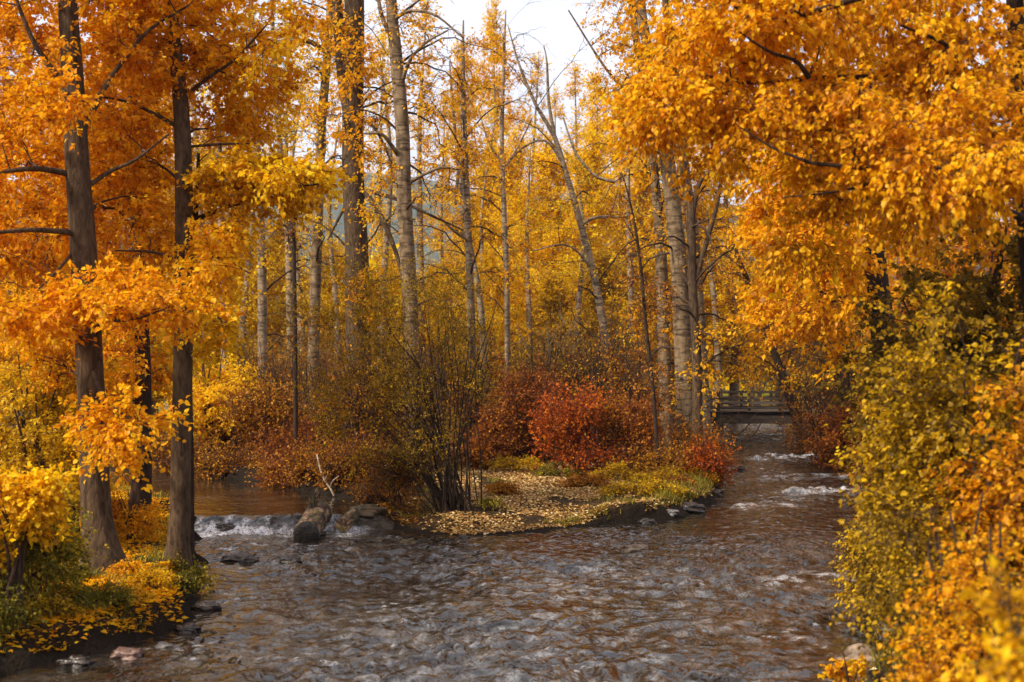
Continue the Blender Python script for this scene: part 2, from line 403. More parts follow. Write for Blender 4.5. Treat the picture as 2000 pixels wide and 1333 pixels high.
def trunk_rows(D, rows, zbase=True, dd=0.0):
    """rows (px, py, width px) at depth D; foot dropped onto the ground"""
    out = []
    for i, (px, py, w) in enumerate(rows):
        p = P(px, py, D + dd * (rows[0][1] - py) / 1000.0)
        out.append([p[0], p[1], p[2], w / 2 / F * D])
    if zbase:
        g = float(ground(out[0][0], out[0][1]))
        out[0][2] = g - .12
        b = out[0][:]; n = out[1]
        # root flare
        out.insert(1, [b[0] * .93 + n[0] * .07, b[1], g + .10, out[0][3] * 1.12]); out[0][3] *= 1.45
        f = min(.9, (n[2] - g) * .4)
        if f > .3:
            tt = f / (n[2] - g); out.insert(2, [b[0] * (1 - tt) + n[0] * tt, b[1], g + f, (b[3] * (1 - tt) + n[3] * tt)])
    return out
def limb(pts):
    """pts (px,py,D,width px)"""
    return [[*P(a, b, d), w / 2 / F * d] for a, b, d, w in pts]
def blob(px, py, D, rx, ry, rd, n, v=0.0):
    return (P(px, py, D), (rx / F * D, rd, ry / F * D), n, v)

# ================================================================== SETTING
def axis_pts(segs):
    out = []
    for a, b, s in segs: out += list(np.arange(a, b, s))
    out.append(segs[-1][1]); return np.array(out)
gx = axis_pts([(-3000,-400,260),(-400,-60,20),(-60,-16,1.0),(-16,14,.13),(14,60,1.0),(60,400,20),(400,3000,260)])
gy = axis_pts([(-1500,-60,120),(-60,4,2),(4,11,.5),(11,34,.12),(34,64,.4),(64,140,4),(140,600,40),(600,4000,340)])
X, Y = np.meshgrid(gx, gy); Z = ground(X, Y)
m, t, out = nodes('forest_floor')
p = t.nodes.new('ShaderNodeBsdfPrincipled'); p.inputs['Roughness'].default_value = .95; p.inputs['Specular IOR Level'].default_value = .1
n1 = noise(t, 5, 6, mapped(t, (1,1,1))); n2 = noise(t, 24, 5, mapped(t, (1,1,1))); n3 = noise(t, .6, 3, mapped(t, (1,1,1)))
c = ramp(t, n1, [(.35,(.018,.011,.006)),(.55,(.045,.026,.012)),(.7,(.075,.045,.016))])
c = mixc(t, ramp(t, n2, [(.55,(0,0,0)),(.66,(1,1,1))]), c, (.20,.095,.02))
g_ = ramp(t, n3, [(.3,(.10,.10,.012)),(.7,(.24,.22,.02))])
c = mixc(t, attr(t, 'meadow'), c, g_)
c = mixc(t, attr(t, 'mud'), c, (.016,.010,.006))
t.links.new(c, p.inputs['Base Color']); t.links.new(bump(t, n2, .8, .06, bump(t, n1, .9, .15)), p.inputs['Normal']); t.links.new(p.outputs[0], out.inputs[0])
wd = wdist(X, Y)
meadow = sstep(54, 62, Y) * sstep(.5, 2, wd) * .9 + .0 * X
mud = sstep(.35, .05, wd) * sstep(80, 50, Y)
tag(mesh_obj('ground', np.stack([X, Y, Z], -1).reshape(-1, 3), grid_faces(len(gx), len(gy)), m, smooth=True,
             attrs={'meadow': meadow.ravel(), 'mud': mud.ravel()}), 'leaf-strewn brown earth of the creek banks and meadow', None, kind='structure')

# --- water
wx = axis_pts([(-45,-14,.5),(-14,-7,.12),(-7,8,.05),(8,16,.12),(16,26,.5)])
wy = axis_pts([(-30,8,.5),(8,11,.15),(11,27,.045),(27,50,.10),(50,90,.5)])
X, Y = np.meshgrid(wx, wy)
base = wlevel(X, Y)
wd = wdist(X, Y)
lip = 23.9 + 0.22 * perlin(X * 1.3, Y * 0, 5) + 0.12 * (X + 4.5)
pool = sstep(lip - .05, lip + .3, Y) * (X < -2.3)
wx_ = X * 1.0 + .35 * perlin(X * .6, Y * .6, 21); wy_ = Y + .35 * perlin(X * .6, Y * .6, 31)
r1 = 1 - np.abs(perlin(wx_ * 1.7, wy_ * 1.5, 11)) * 2
r2 = 1 - np.abs(perlin(wx_ * 3.8 + .4 * wy_, wy_ * 2.9, 12)) * 2
r3 = 1 - np.abs(perlin(wx_ * 5.5, wy_ * 7.5, 13)) * 2
patch = .55 + .7 * sstep(-.25, .45, fbm(X * .28, Y * .22, 41, 2))
amp = patch * (.45 + .55 * sstep(26, 17, Y)) * sstep(0.05, -.6, wd) * (1 - .85 * pool)
amp = 1.35 * amp * (1 - .45 * sstep(3.2, 5.0, X - (Y - 14) * .12) * sstep(30, 24, Y))
a_, b_, c_ = perlin(wx_ * 2.3 + .3 * wy_, wy_ * 2.1, 14), perlin(wx_ * 5.4 - .9 * wy_, wy_ * 4.3, 16), perlin(wx_ * 9.0 + 1.2 * wy_, wy_ * 7.5, 17)
chop = .058 * (.6 * a_ + .4 * (r1 - .6)) + .036 * (.6 * b_ + .4 * (r2 - .5)) + .013 * c_
Z = base + chop * amp
foam = np.zeros_like(Z)  # white mask: real foam plus painted sky reflection
# weir foam and turbulence
xin = sstep(-6.4, -5.7, X) * sstep(-2.5, -3.1, X)
dl = lip - Y
boil = xin * sstep(.15, .45, dl) * sstep(1.35, .6, dl)
Z += boil * (.035 * fbm(X * 4.3, Y * 5, 50, 3) + .03)
foam = np.maximum(foam, boil * 1.3 * sstep(-.25, .35, fbm(X * 1.9, Y * 2.4, 51, 4) + .45 * sstep(1.0, .5, dl)))
face = xin * sstep(-.15, .1, dl) * sstep(.6, .4, dl)
foam = np.maximum(foam, face * sstep(.30, .7, fbm(X * 4.5, Y * 1.3, 52, 3)) * .7)
Z += face * .05 * fbm(X * 4, Y * 2, 53, 3)
tail = xin * sstep(.8, 1.2, dl) * sstep(4.5, 1.5, dl)
foam = np.maximum(foam, tail * sstep(.40, .75, fbm(X * 1.5, Y * 3.2, 54, 4)) * .8)
# rapids of the right channel; two widest patches paint sky reflection under the bridge
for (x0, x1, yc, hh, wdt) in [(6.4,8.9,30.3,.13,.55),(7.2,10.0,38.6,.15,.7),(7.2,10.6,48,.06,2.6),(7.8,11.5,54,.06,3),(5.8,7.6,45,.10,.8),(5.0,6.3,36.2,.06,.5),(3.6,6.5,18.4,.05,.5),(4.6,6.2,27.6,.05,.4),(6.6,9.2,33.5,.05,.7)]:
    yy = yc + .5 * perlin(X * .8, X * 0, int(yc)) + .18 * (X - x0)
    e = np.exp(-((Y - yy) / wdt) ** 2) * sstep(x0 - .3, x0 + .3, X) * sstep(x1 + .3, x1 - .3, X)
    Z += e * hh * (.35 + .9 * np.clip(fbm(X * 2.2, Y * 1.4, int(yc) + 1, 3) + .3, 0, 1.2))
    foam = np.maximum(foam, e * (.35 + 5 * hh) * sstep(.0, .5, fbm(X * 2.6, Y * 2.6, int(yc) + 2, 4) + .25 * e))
# low-level foam painted in mid creek to imitate the silvery sky reflection
sky_sheen = np.exp(-(((X - .6 - .10 * (Y - 15)) / 3.4) ** 2)) * sstep(24.5, 20, Y)
foam = np.maximum(foam, sky_sheen * sstep(-.15, .75, perlin(wx_ * 4.4 - .9 * wy_, wy_ * 3.3, 16) * .8 + perlin(wx_ * 8.2 + 1.2 * wy_, wy_ * 6, 17) * .5 + .25 * perlin(X * .7, Y * .5, 71)) * .30)
# small whitecaps
caps = sstep(.72, .92, r1 * .5 + r2 * .35 + r3 * .25) * sstep(.1, .6, fbm(X * .45, Y * .45, 61, 2) + .15) * (amp > .3)
foam = np.maximum(foam, caps * .7 * sstep(-.1, .3, perlin(X * 9, Y * 9, 62)))
m, t, out = nodes('creek_water')
p = t.nodes.new('ShaderNodeBsdfPrincipled'); p.inputs['IOR'].default_value = 1.5
bedn = noise(t, .9, 5, mapped(t, (1, 1.4, 1)), .6, .5)
c = ramp(t, bedn, [(.34,(.007,.005,.003)),(.52,(.020,.014,.009)),(.68,(.050,.036,.024))])
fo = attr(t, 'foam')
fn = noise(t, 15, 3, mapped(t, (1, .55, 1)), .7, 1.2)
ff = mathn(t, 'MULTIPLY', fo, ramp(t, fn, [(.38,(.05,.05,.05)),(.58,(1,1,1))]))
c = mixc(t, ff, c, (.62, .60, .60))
t.links.new(c, p.inputs['Base Color'])
t.links.new(mathn(t, 'MULTIPLY_ADD', ff, .3, .03), p.inputs['Roughness'])
calm = attr(t, 'calm')
b1 = noise(t, 5.0, 1, mapped(t, (1, .75, 1)), .5, .8)
b2 = noise(t, 11, 1, mapped(t, (1, .8, 1)), .5, .8)
bb = t.nodes.new('ShaderNodeBump'); bb.inputs['Distance'].default_value = .07; t.links.new(b1, bb.inputs['Height']); t.links.new(calm, bb.inputs['Strength'])
b3 = t.nodes.new('ShaderNodeBump'); b3.inputs['Distance'].default_value = .012; t.links.new(b2, b3.inputs['Height']); t.links.new(calm, b3.inputs['Strength']); t.links.new(bb.outputs[0], b3.inputs['Normal'])
t.links.new(b3.outputs[0], p.inputs['Normal']); t.links.new(p.outputs[0], out.inputs[0])
calmv = np.clip(.9 * patch * (1 - .72 * pool), .12, 1)
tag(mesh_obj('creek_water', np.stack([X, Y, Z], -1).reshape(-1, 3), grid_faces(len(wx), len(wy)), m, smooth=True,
             attrs={'foam': foam.ravel(), 'calm': calmv.ravel()}), 'brown riffled creek water with white foam and painted sky sheen', None, kind='structure')

# --- far hill
hx = np.linspace(-1500, 1500, 90); hy = np.linspace(900, 2100, 26); X, Y = np.meshgrid(hx, hy)
prof = np.exp(-((Y - 1500) / 300) ** 2)
Z = (180 + 40 * np.sin(X / 420 + 2.2) + 22 * fbm(X / 230, Y / 300, 70, 4)) * prof - 6
m, t, out = nodes('wooded_hill')
p = t.nodes.new('ShaderNodeBsdfPrincipled'); p.inputs['Roughness'].default_value = 1
n1 = noise(t, .03, 8, mapped(t, (1,1,1)), .7)
t.links.new(ramp(t, n1, [(.38,(.018,.032,.020)),(.55,(.045,.06,.035)),(.7,(.13,.10,.045))]), p.inputs['Base Color']); t.links.new(p.outputs[0], out.inputs[0])
tag(mesh_obj('hill', np.stack([X, Y, Z], -1).reshape(-1, 3), grid_faces(90, 26), m, smooth=True), 'distant wooded hill blue with haze', None, kind='structure')

# ================================================================== BRIDGE
def box(c, s, rz=0.0, bev=.012):
    x, y, z = np.array(s) / 2; b = min(bev, x * .4, y * .4, z * .4)
    V = []
    for sz, ins in ((-z, b), (-z + b, 0), (z - b, 0), (z, b)):
        for sx, sy in ((-1,-1),(1,-1),(1,1),(-1,1)): V.append((sx * (x - ins), sy * (y - ins), sz))
    V = np.array(V); R_ = np.array([[math.cos(rz), -math.sin(rz), 0], [math.sin(rz), math.cos(rz), 0], [0, 0, 1]])
    V = V @ R_.T + np.array(c)
    q = [(3,2,1,0),(12,13,14,15)]
    for k in range(3):
        for i in range(4): q.append((k*4+i, k*4+(i+1)%4, (k+1)*4+(i+1)%4, (k+1)*4+i))
    return V, np.array(q)
def wood_mat(name, a, b):
    m, t, out = nodes(name); p = t.nodes.new('ShaderNodeBsdfPrincipled'); p.inputs['Roughness'].default_value = .85
    n = noise(t, 1, 6, mapped(t, (2, 12, 12)), .6); t.links.new(ramp(t, n, [(.35, a), (.65, b)]), p.inputs['Base Color'])
    t.links.new(bump(t, n, .4, .02), p.inputs['Normal']); t.links.new(p.outputs[0], out.inputs[0]); return m
WD = wood_mat('weathered_dark_wood', (.02,.012,.008), (.07,.042,.026)); WL = wood_mat('weathered_grey_wood', (.04,.028,.02), (.13,.095,.07))
BD = 50.0; bx0, bx1 = P(1330,0,BD)[0], P(1640,0,BD)[0]; bc = (bx0 + bx1) / 2
br_root = empty('footbridge', (bc, BD, .25), 'low dark timber footbridge with rails crossing the right channel', 'footbridge')
def bpart(nm, pieces, mt): V, q = join(pieces); return mesh_obj(nm, V, q, mt, br_root, origin=(bc, BD, .25))
zt = P(0, 803, BD)[2]; zb = P(0, 826, BD)[2]
bpart('girder', [box((bc, BD - .75, (zt + zb) / 2 - .02), (bx1 - bx0, .22, zt - zb - .06)), box((bc, BD + .75, (zt + zb) / 2 - .02), (bx1 - bx0, .22, zt - zb - .06))], WD)
bpart('deck', [box((x, BD, zt + .015), (.19, 1.9, .05), rng.normal(0, .004)) for x in np.arange(bx0 + .1, bx1, .2)], WL)
for s_ in (-.82, .82):
    for x in np.linspace(bx0 + .15, bx1 - .15, 6): bpart('post', [box((x, BD + s_, zt + .34), (.10, .10, .74))], WD)
    for hz_ in (.14, .32, .50): bpart('rail', [box((bc, BD + s_ - .065, zt + hz_), (bx1 - bx0 + .2, .035, .07))], WL if hz_ == .32 else WD)
    bpart('handrail', [box((bc, BD + s_, zt + .74), (bx1 - bx0 + .3, .14, .05))], WD)
for x in (bx0 + .1, bx1 - .1): bpart('abutment', [box((x - math.copysign(.5, bc - x), BD, zt - .75), (.9, 2.0, 1.1), 0, .05)], WD)

# ================================================================== ROCKS, LOG, STUMPS
def rock_mat(name, a, b, wet=.4):
    m, t, out = nodes(name); p = t.nodes.new('ShaderNodeBsdfPrincipled'); p.inputs['Roughness'].default_value = wet
    n = noise(t, 4, 8, mapped(t, (1,1,1)), .65); n2 = noise(t, 22, 4, mapped(t, (1,1,1)))
    t.links.new(ramp(t, n, [(.35, a), (.62, b)]), p.inputs['Base Color']); t.links.new(bump(t, n2, .5, .02, bump(t, n, .7, .05)), p.inputs['Normal'])
    t.links.new(p.outputs[0], out.inputs[0]); return m
RM = dict(dark=rock_mat('wet_dark_rock', (.012,.008,.006), (.05,.034,.024), .22), tan=rock_mat('tan_rock', (.10,.06,.035), (.30,.21,.14), .5),
          pink=rock_mat('reddish_rock', (.07,.035,.025), (.20,.11,.08), .4), moss=rock_mat('mossy_rock', (.03,.03,.008), (.12,.07,.03), .7),
          grey=rock_mat('grey_rock', (.06,.05,.045), (.22,.19,.17), .55))
def sphere(nu=40, nv=26):
    u = np.arange(nu) / nu * 2 * np.pi; v = np.linspace(0.02, np.pi - .02, nv); U, V_ = np.meshgrid(u, v)
    pts = np.stack([np.cos(U) * np.sin(V_), np.sin(U) * np.sin(V_), np.cos(V_)], -1).reshape(-1, 3)
    i = np.arange(nu * nv).reshape(nv, nu); j = np.roll(i, -1, 1)
    q = np.stack([i[:-1], i[1:], j[1:], j[:-1]], -1).reshape(-1, 4)
    return pts, q
def rock(px, py, w, hfrac, mt, label, seed, rz=0.0, D=None, deep=.8, group='rocks along the creek'):
    D = D or H * F / (py - HOR)
    x = (px - 1000) / F * D; r = w / 2 / F * D
    v, q = sphere(); n = perlin(v[:, 0] * 1.4 + seed * 3.1, v[:, 1] * 1.4 + v[:, 2] * 1.7, seed) * .35 + perlin(v[:, 0] * 4, v[:, 1] * 4 + v[:, 2] * 3, seed + 1) * .18 + perlin(v[:, 0] * 9, v[:, 1] * 9 + v[:, 2] * 7, seed + 2) * .06
    v = np.sign(v) * np.abs(v) ** .82; v = v * (1 + n)[:, None] * np.array([r, r * deep, r * hfrac])
    c_, s_ = math.cos(rz), math.sin(rz); v = v @ np.array([[c_, s_, 0], [-s_, c_, 0], [0, 0, 1]])
    z = max(float(ground(x, D)), float(wlevel(x, D)) - .02)
    o = mesh_obj('rock', v + np.array([x, D, z + r * hfrac * .25]), q, RM[mt], smooth=True, origin=(x, D, z))
    return tag(o, label, 'rock', group)
rock(402, 1190, 52, .55, 'dark', 'flat-topped dark rock standing in the water beside the left bank', 1)
rock(248, 1282, 66, .45, 'pink', 'reddish rock at the foot of the left bank near the photo bottom', 2)
rock(468, 1094, 66, .35, 'dark', 'low dark rock awash below the weir, the left of two', 3)
rock(562, 1098, 50, .38, 'dark', 'small dark rock awash between the low dark rock and the log', 4)
rock(712, 1030, 66, .38, 'moss', 'mossy brown boulder right of the log at the end of the weir', 5)
rock(795, 1062, 34, .5, 'moss', 'little leaf-covered rock in dark water below the willow clump', 7)
rock(1242, 1076, 56, .4, 'tan', 'tan rock breaking the water alone in mid creek', 8)
rock(1684, 1306, 78, .75, 'tan', 'largest rounded tan rock at the foot of the right bank', 9)
rock(1745, 1300, 56, .8, 'grey', 'grey rock between two paler rocks on the right bank', 10)
rock(1792, 1302, 50, .7, 'pink', 'smaller brownish rock right of the grey one on the right bank', 11)
rock(1345, 1000, 60, .35, 'dark', 'wet dark stone under the undercut right edge of the island', 12)
rock(440, 1040, 40, .4, 'dark', 'dark stone showing through the weir foam near the left bank', 14, D=23.5)
rock(1430, 925, 44, .4, 'dark', 'dark stone at the waterline below the red shrub on the island', 15)

rock(1265, 1022, 34, .5, 'dark', 'small dark stone at the front foot of the island', 21); rock(1310, 1012, 28, .5, 'grey', 'small grey stone below the undercut island bank', 22); rock(1395, 968, 34, .5, 'dark', 'dark stone in the bend of the island bank', 23)
rock(905, 1050, 24, .4, 'dark', 'tiny dark stone at the leafy front tip of the island', 24); rock(365, 1232, 46, .5, 'dark', 'dark stone under the corner of the left bank', 25); rock(150, 1296, 60, .45, 'dark', 'broad dark stone along the bottom of the left bank', 26)
rock(320, 1262, 34, .45, 'grey', 'small grey stone right of the reddish rock by the left bank', 27); rock(1668, 1235, 44, .5, 'dark', 'dark stone at the waterline behind the little orange sapling', 28)
# log lying across the weir
la = np.array(P(598, 1050, 22.4)); la[2] = .12; lb = np.array(P(624, 1000, 24.1)); lb[2] = .34
lr = empty('fallen_log', [float(c) for c in la], 'thick broken mossy log lying across the weir in the creek', 'log')
path = np.linspace(la, lb, 16)[None]; rad = np.linspace(.225, .215, 16)[None] * (1 + .06 * np.sin(np.arange(16) * 1.7))
V, q = tubes(path, rad, 28, .12, 4)
def end_cap(ringv, flip):
    n = len(ringv); c = ringv.mean(0); V = np.concatenate([ringv * 1.0, c + (ringv - c) * .8, c + (ringv - c) * .4, c[None]])
    f = []
    for k in range(2):
        for i in range(n): f.append((k*n+i, k*n+(i+1)%n, (k+1)*n+(i+1)%n, (k+1)*n+i))
    tri = [(2*n+i, 2*n+(i+1)%n, 3*n) for i in range(n)]
    return V, np.array(f), np.array(tri)
m, t, out = nodes('mossy_log_bark'); p = t.nodes.new('ShaderNodeBsdfPrincipled'); p.inputs['Roughness'].default_value = .8
n1 = noise(t, 1, 6, mapped(t, (9, 2.4, 9)), .65, .5); n2 = noise(t, 6, 6, mapped(t, (1,.5,1)), .7)
c = ramp(t, n1, [(.40,(.015,.009,.006)),(.5,(.10,.045,.018)),(.60,(.36,.22,.11))])
c = mixc(t, ramp(t, n2, [(.5,(0,0,0)),(.62,(1,1,1))]), c, (.09,.075,.014))
t.links.new(c, p.inputs['Base Color']); t.links.new(bump(t, n1, .9, .05), p.inputs['Normal']); t.links.new(p.outputs[0], out.inputs[0]); LOGM = m
mesh_obj('bark', V, q, LOGM, lr, True, origin=la)
m, t, out = nodes('dark_wet_log_end'); p = t.nodes.new('ShaderNodeBsdfPrincipled'); p.inputs['Roughness'].default_value = .6
n1 = noise(t, 14, 5, mapped(t, (1,1,1))); t.links.new(ramp(t, n1, [(.4,(.006,.004,.003)),(.65,(.035,.02,.012))]), p.inputs['Base Color']); t.links.new(bump(t, n1, .8, .04), p.inputs['Normal']); t.links.new(p.outputs[0], out.inputs[0])
ax_ = unit(lb - la)
for ring, sgn in ((V[:28], 1), (V[-28:], -1)):
    cv, cf, ct = end_cap(ring, False); cv[28:56] -= ax_ * .03 * sgn; cv[56:] -= ax_ * (.04 * sgn); cv[:28] += ax_ * .002 * sgn
    mesh_obj('broken_end', cv, [cf, ct], m, lr, True, origin=la)
sp_ = []
for k in range(5):
    b0 = lb * (.55 + .07 * k) + la * (.45 - .07 * k) + np.array([rng.normal(0, .06), 0, .17]); sp_.append(np.linspace(b0, b0 + np.array([rng.normal(0, .05), rng.normal(0, .05), .22 + .15 * rng.random()]), 4))
V, q = tubes(np.stack(sp_), np.broadcast_to(np.array([.05, .04, .028, .006]), (5, 4)), 6, .3, 2); mesh_obj('splinter', V, q, LOGM, lr, True, origin=la)
# second shorter log beside it
la2 = np.array([la[0] + .52, 23.3, .16]); lb2 = la2 + np.array([.14, .85, .12])
V, q = tubes(np.linspace(la2, lb2, 10)[None], np.linspace(.13, .11, 10)[None], 18, .15, 8)
c1 = end_cap(V[:18], 0); c2 = end_cap(V[-18:], 0); n_ = len(V)
V2 = np.concatenate([V, c1[0], c2[0]]); o = mesh_obj('short_log', V2, [np.concatenate([q, c1[1] + n_, c2[1] + n_ + len(c1[0])]), np.concatenate([c1[2] + n_, c2[2] + n_ + len(c1[0])])], LOGM, smooth=True, origin=la2)
tag(o, 'shorter brown log resting against the right side of the thick mossy log', 'log')
for px, py, w, hh, lab in ((926, 888, 13, .45, 'taller dark stump beside the leafy path behind the willow clump'), (950, 886, 16, .28, 'low dark stump right of the taller stump by the leafy path')):
    D = 33 if w < 15 else 34; x = (px - 1000) / F * D; g = float(ground(x, D)); r = w / 2 / F * D
    V, q = tubes(np.linspace((x, D, g - .1), (x + .02, D, g + hh), 8)[None], np.linspace(r * 1.3, r, 8)[None], 14, .12, 3)
    cc = end_cap(V[-14:], 0); tag(mesh_obj('tree_stump', np.concatenate([V, cc[0]]), [np.concatenate([q, cc[1] + len(V)]), cc[2] + len(V)], BM['dark'], smooth=True, origin=(x, D, g)), lab, 'stump')
# pale driftwood branch
rows = limb([(654,972,27,5),(646,955,27,4.5),(634,938,27,4),(625,915,27.1,3.5),(619,888,27.2,2.5)]); rows2 = limb([(645,953,27,3),(650,940,26.8,2.5),(662,930,26.8,1.5)]); rows3 = limb([(634,938,27,3),(640,925,27.1,2),(641,905,27.2,1)])
V, q = tubes(np.stack([resample(r, 10)[:, :3] for r in (rows, rows2, rows3)]), np.stack([resample(r, 10)[:, 3] for r in (rows, rows2, rows3)]), 6, .1, 2)
tag(mesh_obj('bare_branch', V, q, wood_mat('bleached_wood', (.30,.22,.15), (.62,.50,.38)), smooth=True, origin=rows[0][:3]), 'bleached bare forked branch sticking up at the far edge of the pool', 'branch')

# ================================================================== NEAR LEFT TREES
plant('cottonwood_tree', 'big leaning cottonwood nearest on the left bank with orange crown and flared brown trunk', 'tree',
    [trunk_rows(17, [(205,1172,84),(188,1000,58),(180,800,52),(172,640,51),(160,450,50),(150,300,46),(142,150,40),(125,-100,34),(110,-500,20)])],
    [blob(90,110,18.3,180,130,1.5,58), blob(270,70,18,150,110,1.5,50), blob(30,320,17.6,150,110,1.4,44,-.05), blob(240,280,18.8,90,110,1.3,40), blob(30,500,17.4,110,80,1.2,30,-.05),
     blob(240,430,18.9,110,80,1.2,30), blob(200,575,15.9,170,36,.9,34,.18), blob(110,-130,17.6,260,150,2.2,50), blob(250,-120,17,220,140,2.0,40), blob(70,610,16.0,110,40,.9,22,.12),
     blob(255,840,15.7,75,55,.7,22,.28), blob(330,600,16.4,80,36,.8,12,.15), blob(130,180,15.8,70,36,.7,10,.1), blob(60,440,19.5,160,140,1.4,44,.05), blob(120,700,19.5,120,60,1.2,24,.05)],
    'orange', 'brown', leaf=.064, per=13, twigs=9, twl=.46, kind='hi', sides=28, rough=.07,
    limbs=[limb([(150,345,17,14),(110,335,16.8,12),(60,330,16.5,10),(-40,342,16.2,6)]), limb([(155,458,17,13),(110,452,16.6,11),(50,450,16.2,9),(-60,460,15.8,5)]),
           limb([(178,360,17,10),(215,335,17.1,8),(265,312,17.2,6),(330,262,17.3,3)]), limb([(165,250,17,14),(205,170,17.1,11),(240,120,17.2,9),(290,60,17.3,7),(370,10,17.4,4)]),
           limb([(150,200,17,14),(90,120,16.8,11),(60,70,16.7,9),(28,-10,16.6,6)]), limb([(168,600,17,9),(210,625,16.3,7),(270,622,15.9,5),(330,600,15.7,3)]),
           limb([(180,720,17,9),(200,770,16.2,7),(240,810,15.8,5),(290,830,15.6,3)]), limb([(158,470,17,8),(120,520,16.8,6),(60,580,16.5,3)])])
plant('cottonwood_tree', 'straight brown-barked cottonwood on the left bank edge with a yellow-green bough reaching right', 'tree',
    [trunk_rows(18.2, [(345,1092,46),(352,1000,40),(355,800,37),(358,600,37),(360,450,35),(358,300,33),(352,190,29),(342,90,24),(335,-20,20),(325,-400,10)])],
    [blob(420,110,19.0,120,100,1.4,50), blob(330,20,18.8,120,80,1.3,36), blob(500,180,18.6,70,50,1.0,22,.05), blob(275,300,19.2,90,60,1.0,22), blob(430,250,18.9,70,36,.8,14), blob(560,60,17.9,60,60,.8,12),
     blob(420,-130,18.4,220,120,2.0,44), blob(430,470,18,55,36,.7,16,.15), blob(410,520,17.4,70,26,.7,14,.15), blob(300,480,19.2,60,50,.9,14)],
    'amber', 'brown', leaf=.062, per=12, twigs=9, twl=.44, kind='hi', sides=24, rough=.07, vshift=.06,
    limbs=[limb([(345,247,18.2,9),(300,222,18.1,7),(250,200,18,6),(190,188,17.9,3)]), limb([(365,185,18.2,9),(410,150,18.1,7),(460,115,18,6),(520,50,17.8,3)]),
           limb([(370,287,18.2,6),(430,282,18,5),(500,280,17.8,3)]), limb([(350,506,18.2,7),(290,492,18,5),(225,490,17.8,3)]), limb([(365,495,18.2,6),(430,505,18,5),(490,535,17.8,3)])])
plant('cottonwood_bough_tree', 'slender cottonwood with a yellow-green leafy bough spreading over the pool', 'tree',
    [trunk_rows(19.3, [(372,1075,16),(372,900,14),(368,700,14),(372,520,13),(380,440,12),(385,380,9),(388,300,6)])],
    [blob(500,340,18.2,90,34,.9,34), blob(590,345,17.9,70,28,.8,26,.12), blob(440,370,18.6,60,30,.8,16), blob(540,400,18.4,60,22,.6,10), blob(410,640,18.8,50,60,.7,16,.1)],
    'gold', 'dark', leaf=.07, per=9, twigs=9, twl=.40, kind='hi', sides=10, vshift=-.08,
    limbs=[limb([(378,430,19.3,10),(450,402,18.8,8),(520,375,18.3,6),(620,360,17.8,3)]), limb([(460,400,18.8,6),(520,390,18.5,5),(580,430,18.3,3)])])
plant('cottonwood_tree', 'dark shaded cottonwood between and behind the two near left trunks', 'tree',
    [trunk_rows(22.0, [(272,1012,46),(278,900,36),(280,750,30),(276,620,27),(268,480,24),(262,300,22),(258,80,18),(255,-200,12)])],
    [blob(230,700,22,90,70,1.2,36,-.05), blob(290,560,22.5,80,70,1.2,34), blob(230,380,23,110,90,1.5,40), blob(250,180,23,130,110,1.7,50), blob(160,780,22.4,80,60,1.2,24,-.15), blob(120,250,23,110,120,1.5,40), blob(240,-60,23,180,110,2,40)],
    'orange', 'dark', leaf=.09, per=8, twigs=9, twl=.45, sides=18, vshift=-.08)

# ================================================================== RIGHT TREES
plant('maple_tree', 'overhanging orange tree on the right bank with dark trunk at the photo edge', 'tree',
    [trunk_rows(13.5, [(2050,1000,70),(2040,800,60),(2020,550,50),(2002,300,44),(1990,100,40),(1980,-150,34),(1970,-500,20)])],
    [blob(1600,50,12.6,230,80,1.3,44,.08), blob(1420,90,12.8,120,70,1.0,26,.12), blob(1320,190,13,100,36,.8,22,.15), blob(1460,215,12.8,130,36,.9,20,.08), blob(1620,205,12.2,160,36,1.0,24,.05), blob(1790,70,12.2,140,80,1.1,28),
     blob(1800,225,11.6,150,36,1.0,24,.05), blob(1870,330,11.0,140,34,.9,22,.12), blob(1700,320,12,110,30,.9,14,.05), blob(1930,130,13,90,110,1,16,-.2), blob(1600,-110,13,330,110,1.8,44), blob(1270,235,13,60,26,.6,9,.12), blob(1900,-100,13,160,110,1.4,18,-.1), blob(1530,300,12.6,130,26,.9,12,.05),  # negative shifts at far right paint the frame edge's darkening into the leaves
     blob(1800,395,11.8,110,20,.7,7), blob(1650,390,12.6,120,26,.9,10), blob(1960,240,11.6,70,60,.8,12,-.05), blob(1350,40,13.4,90,70,1.2,16,.1), blob(1560,480,13.4,90,26,.8,7,.05)],
    'amber', 'dark', leaf=.054, per=13, twigs=11, twl=.46, droop=.3, kind='hi', sides=22, hang=.7, vshift=-.08,
    limbs=[limb([(1996,200,13.5,20),(1890,144,12.9,16),(1800,140,12.8,13),(1700,152,12.8,11),(1580,152,12.7,10),(1480,165,12.7,7),(1380,150,12.8,5),(1290,120,12.9,2)]),
           limb([(1580,152,11.8,12),(1555,120,11.7,8),(1500,100,11.6,6),(1440,60,11.5,3)]),
           limb([(2010,430,13.5,18),(1850,372,12,14),(1740,338,11.8,10),(1650,325,11.7,9),(1580,318,11.7,7),(1510,290,11.8,5),(1440,245,11.9,2)]),
           limb([(1984,-80,13.5,22),(1800,-40,12,16),(1600,20,11.8,11),(1470,50,11.9,8),(1425,5,12,4)]), limb([(1740,345,11.8,6),(1650,372,11.8,5),(1530,386,12,3)]),
           limb([(1890,144,12.2,12),(1850,90,11.6,9),(1760,50,11.2,5)])])
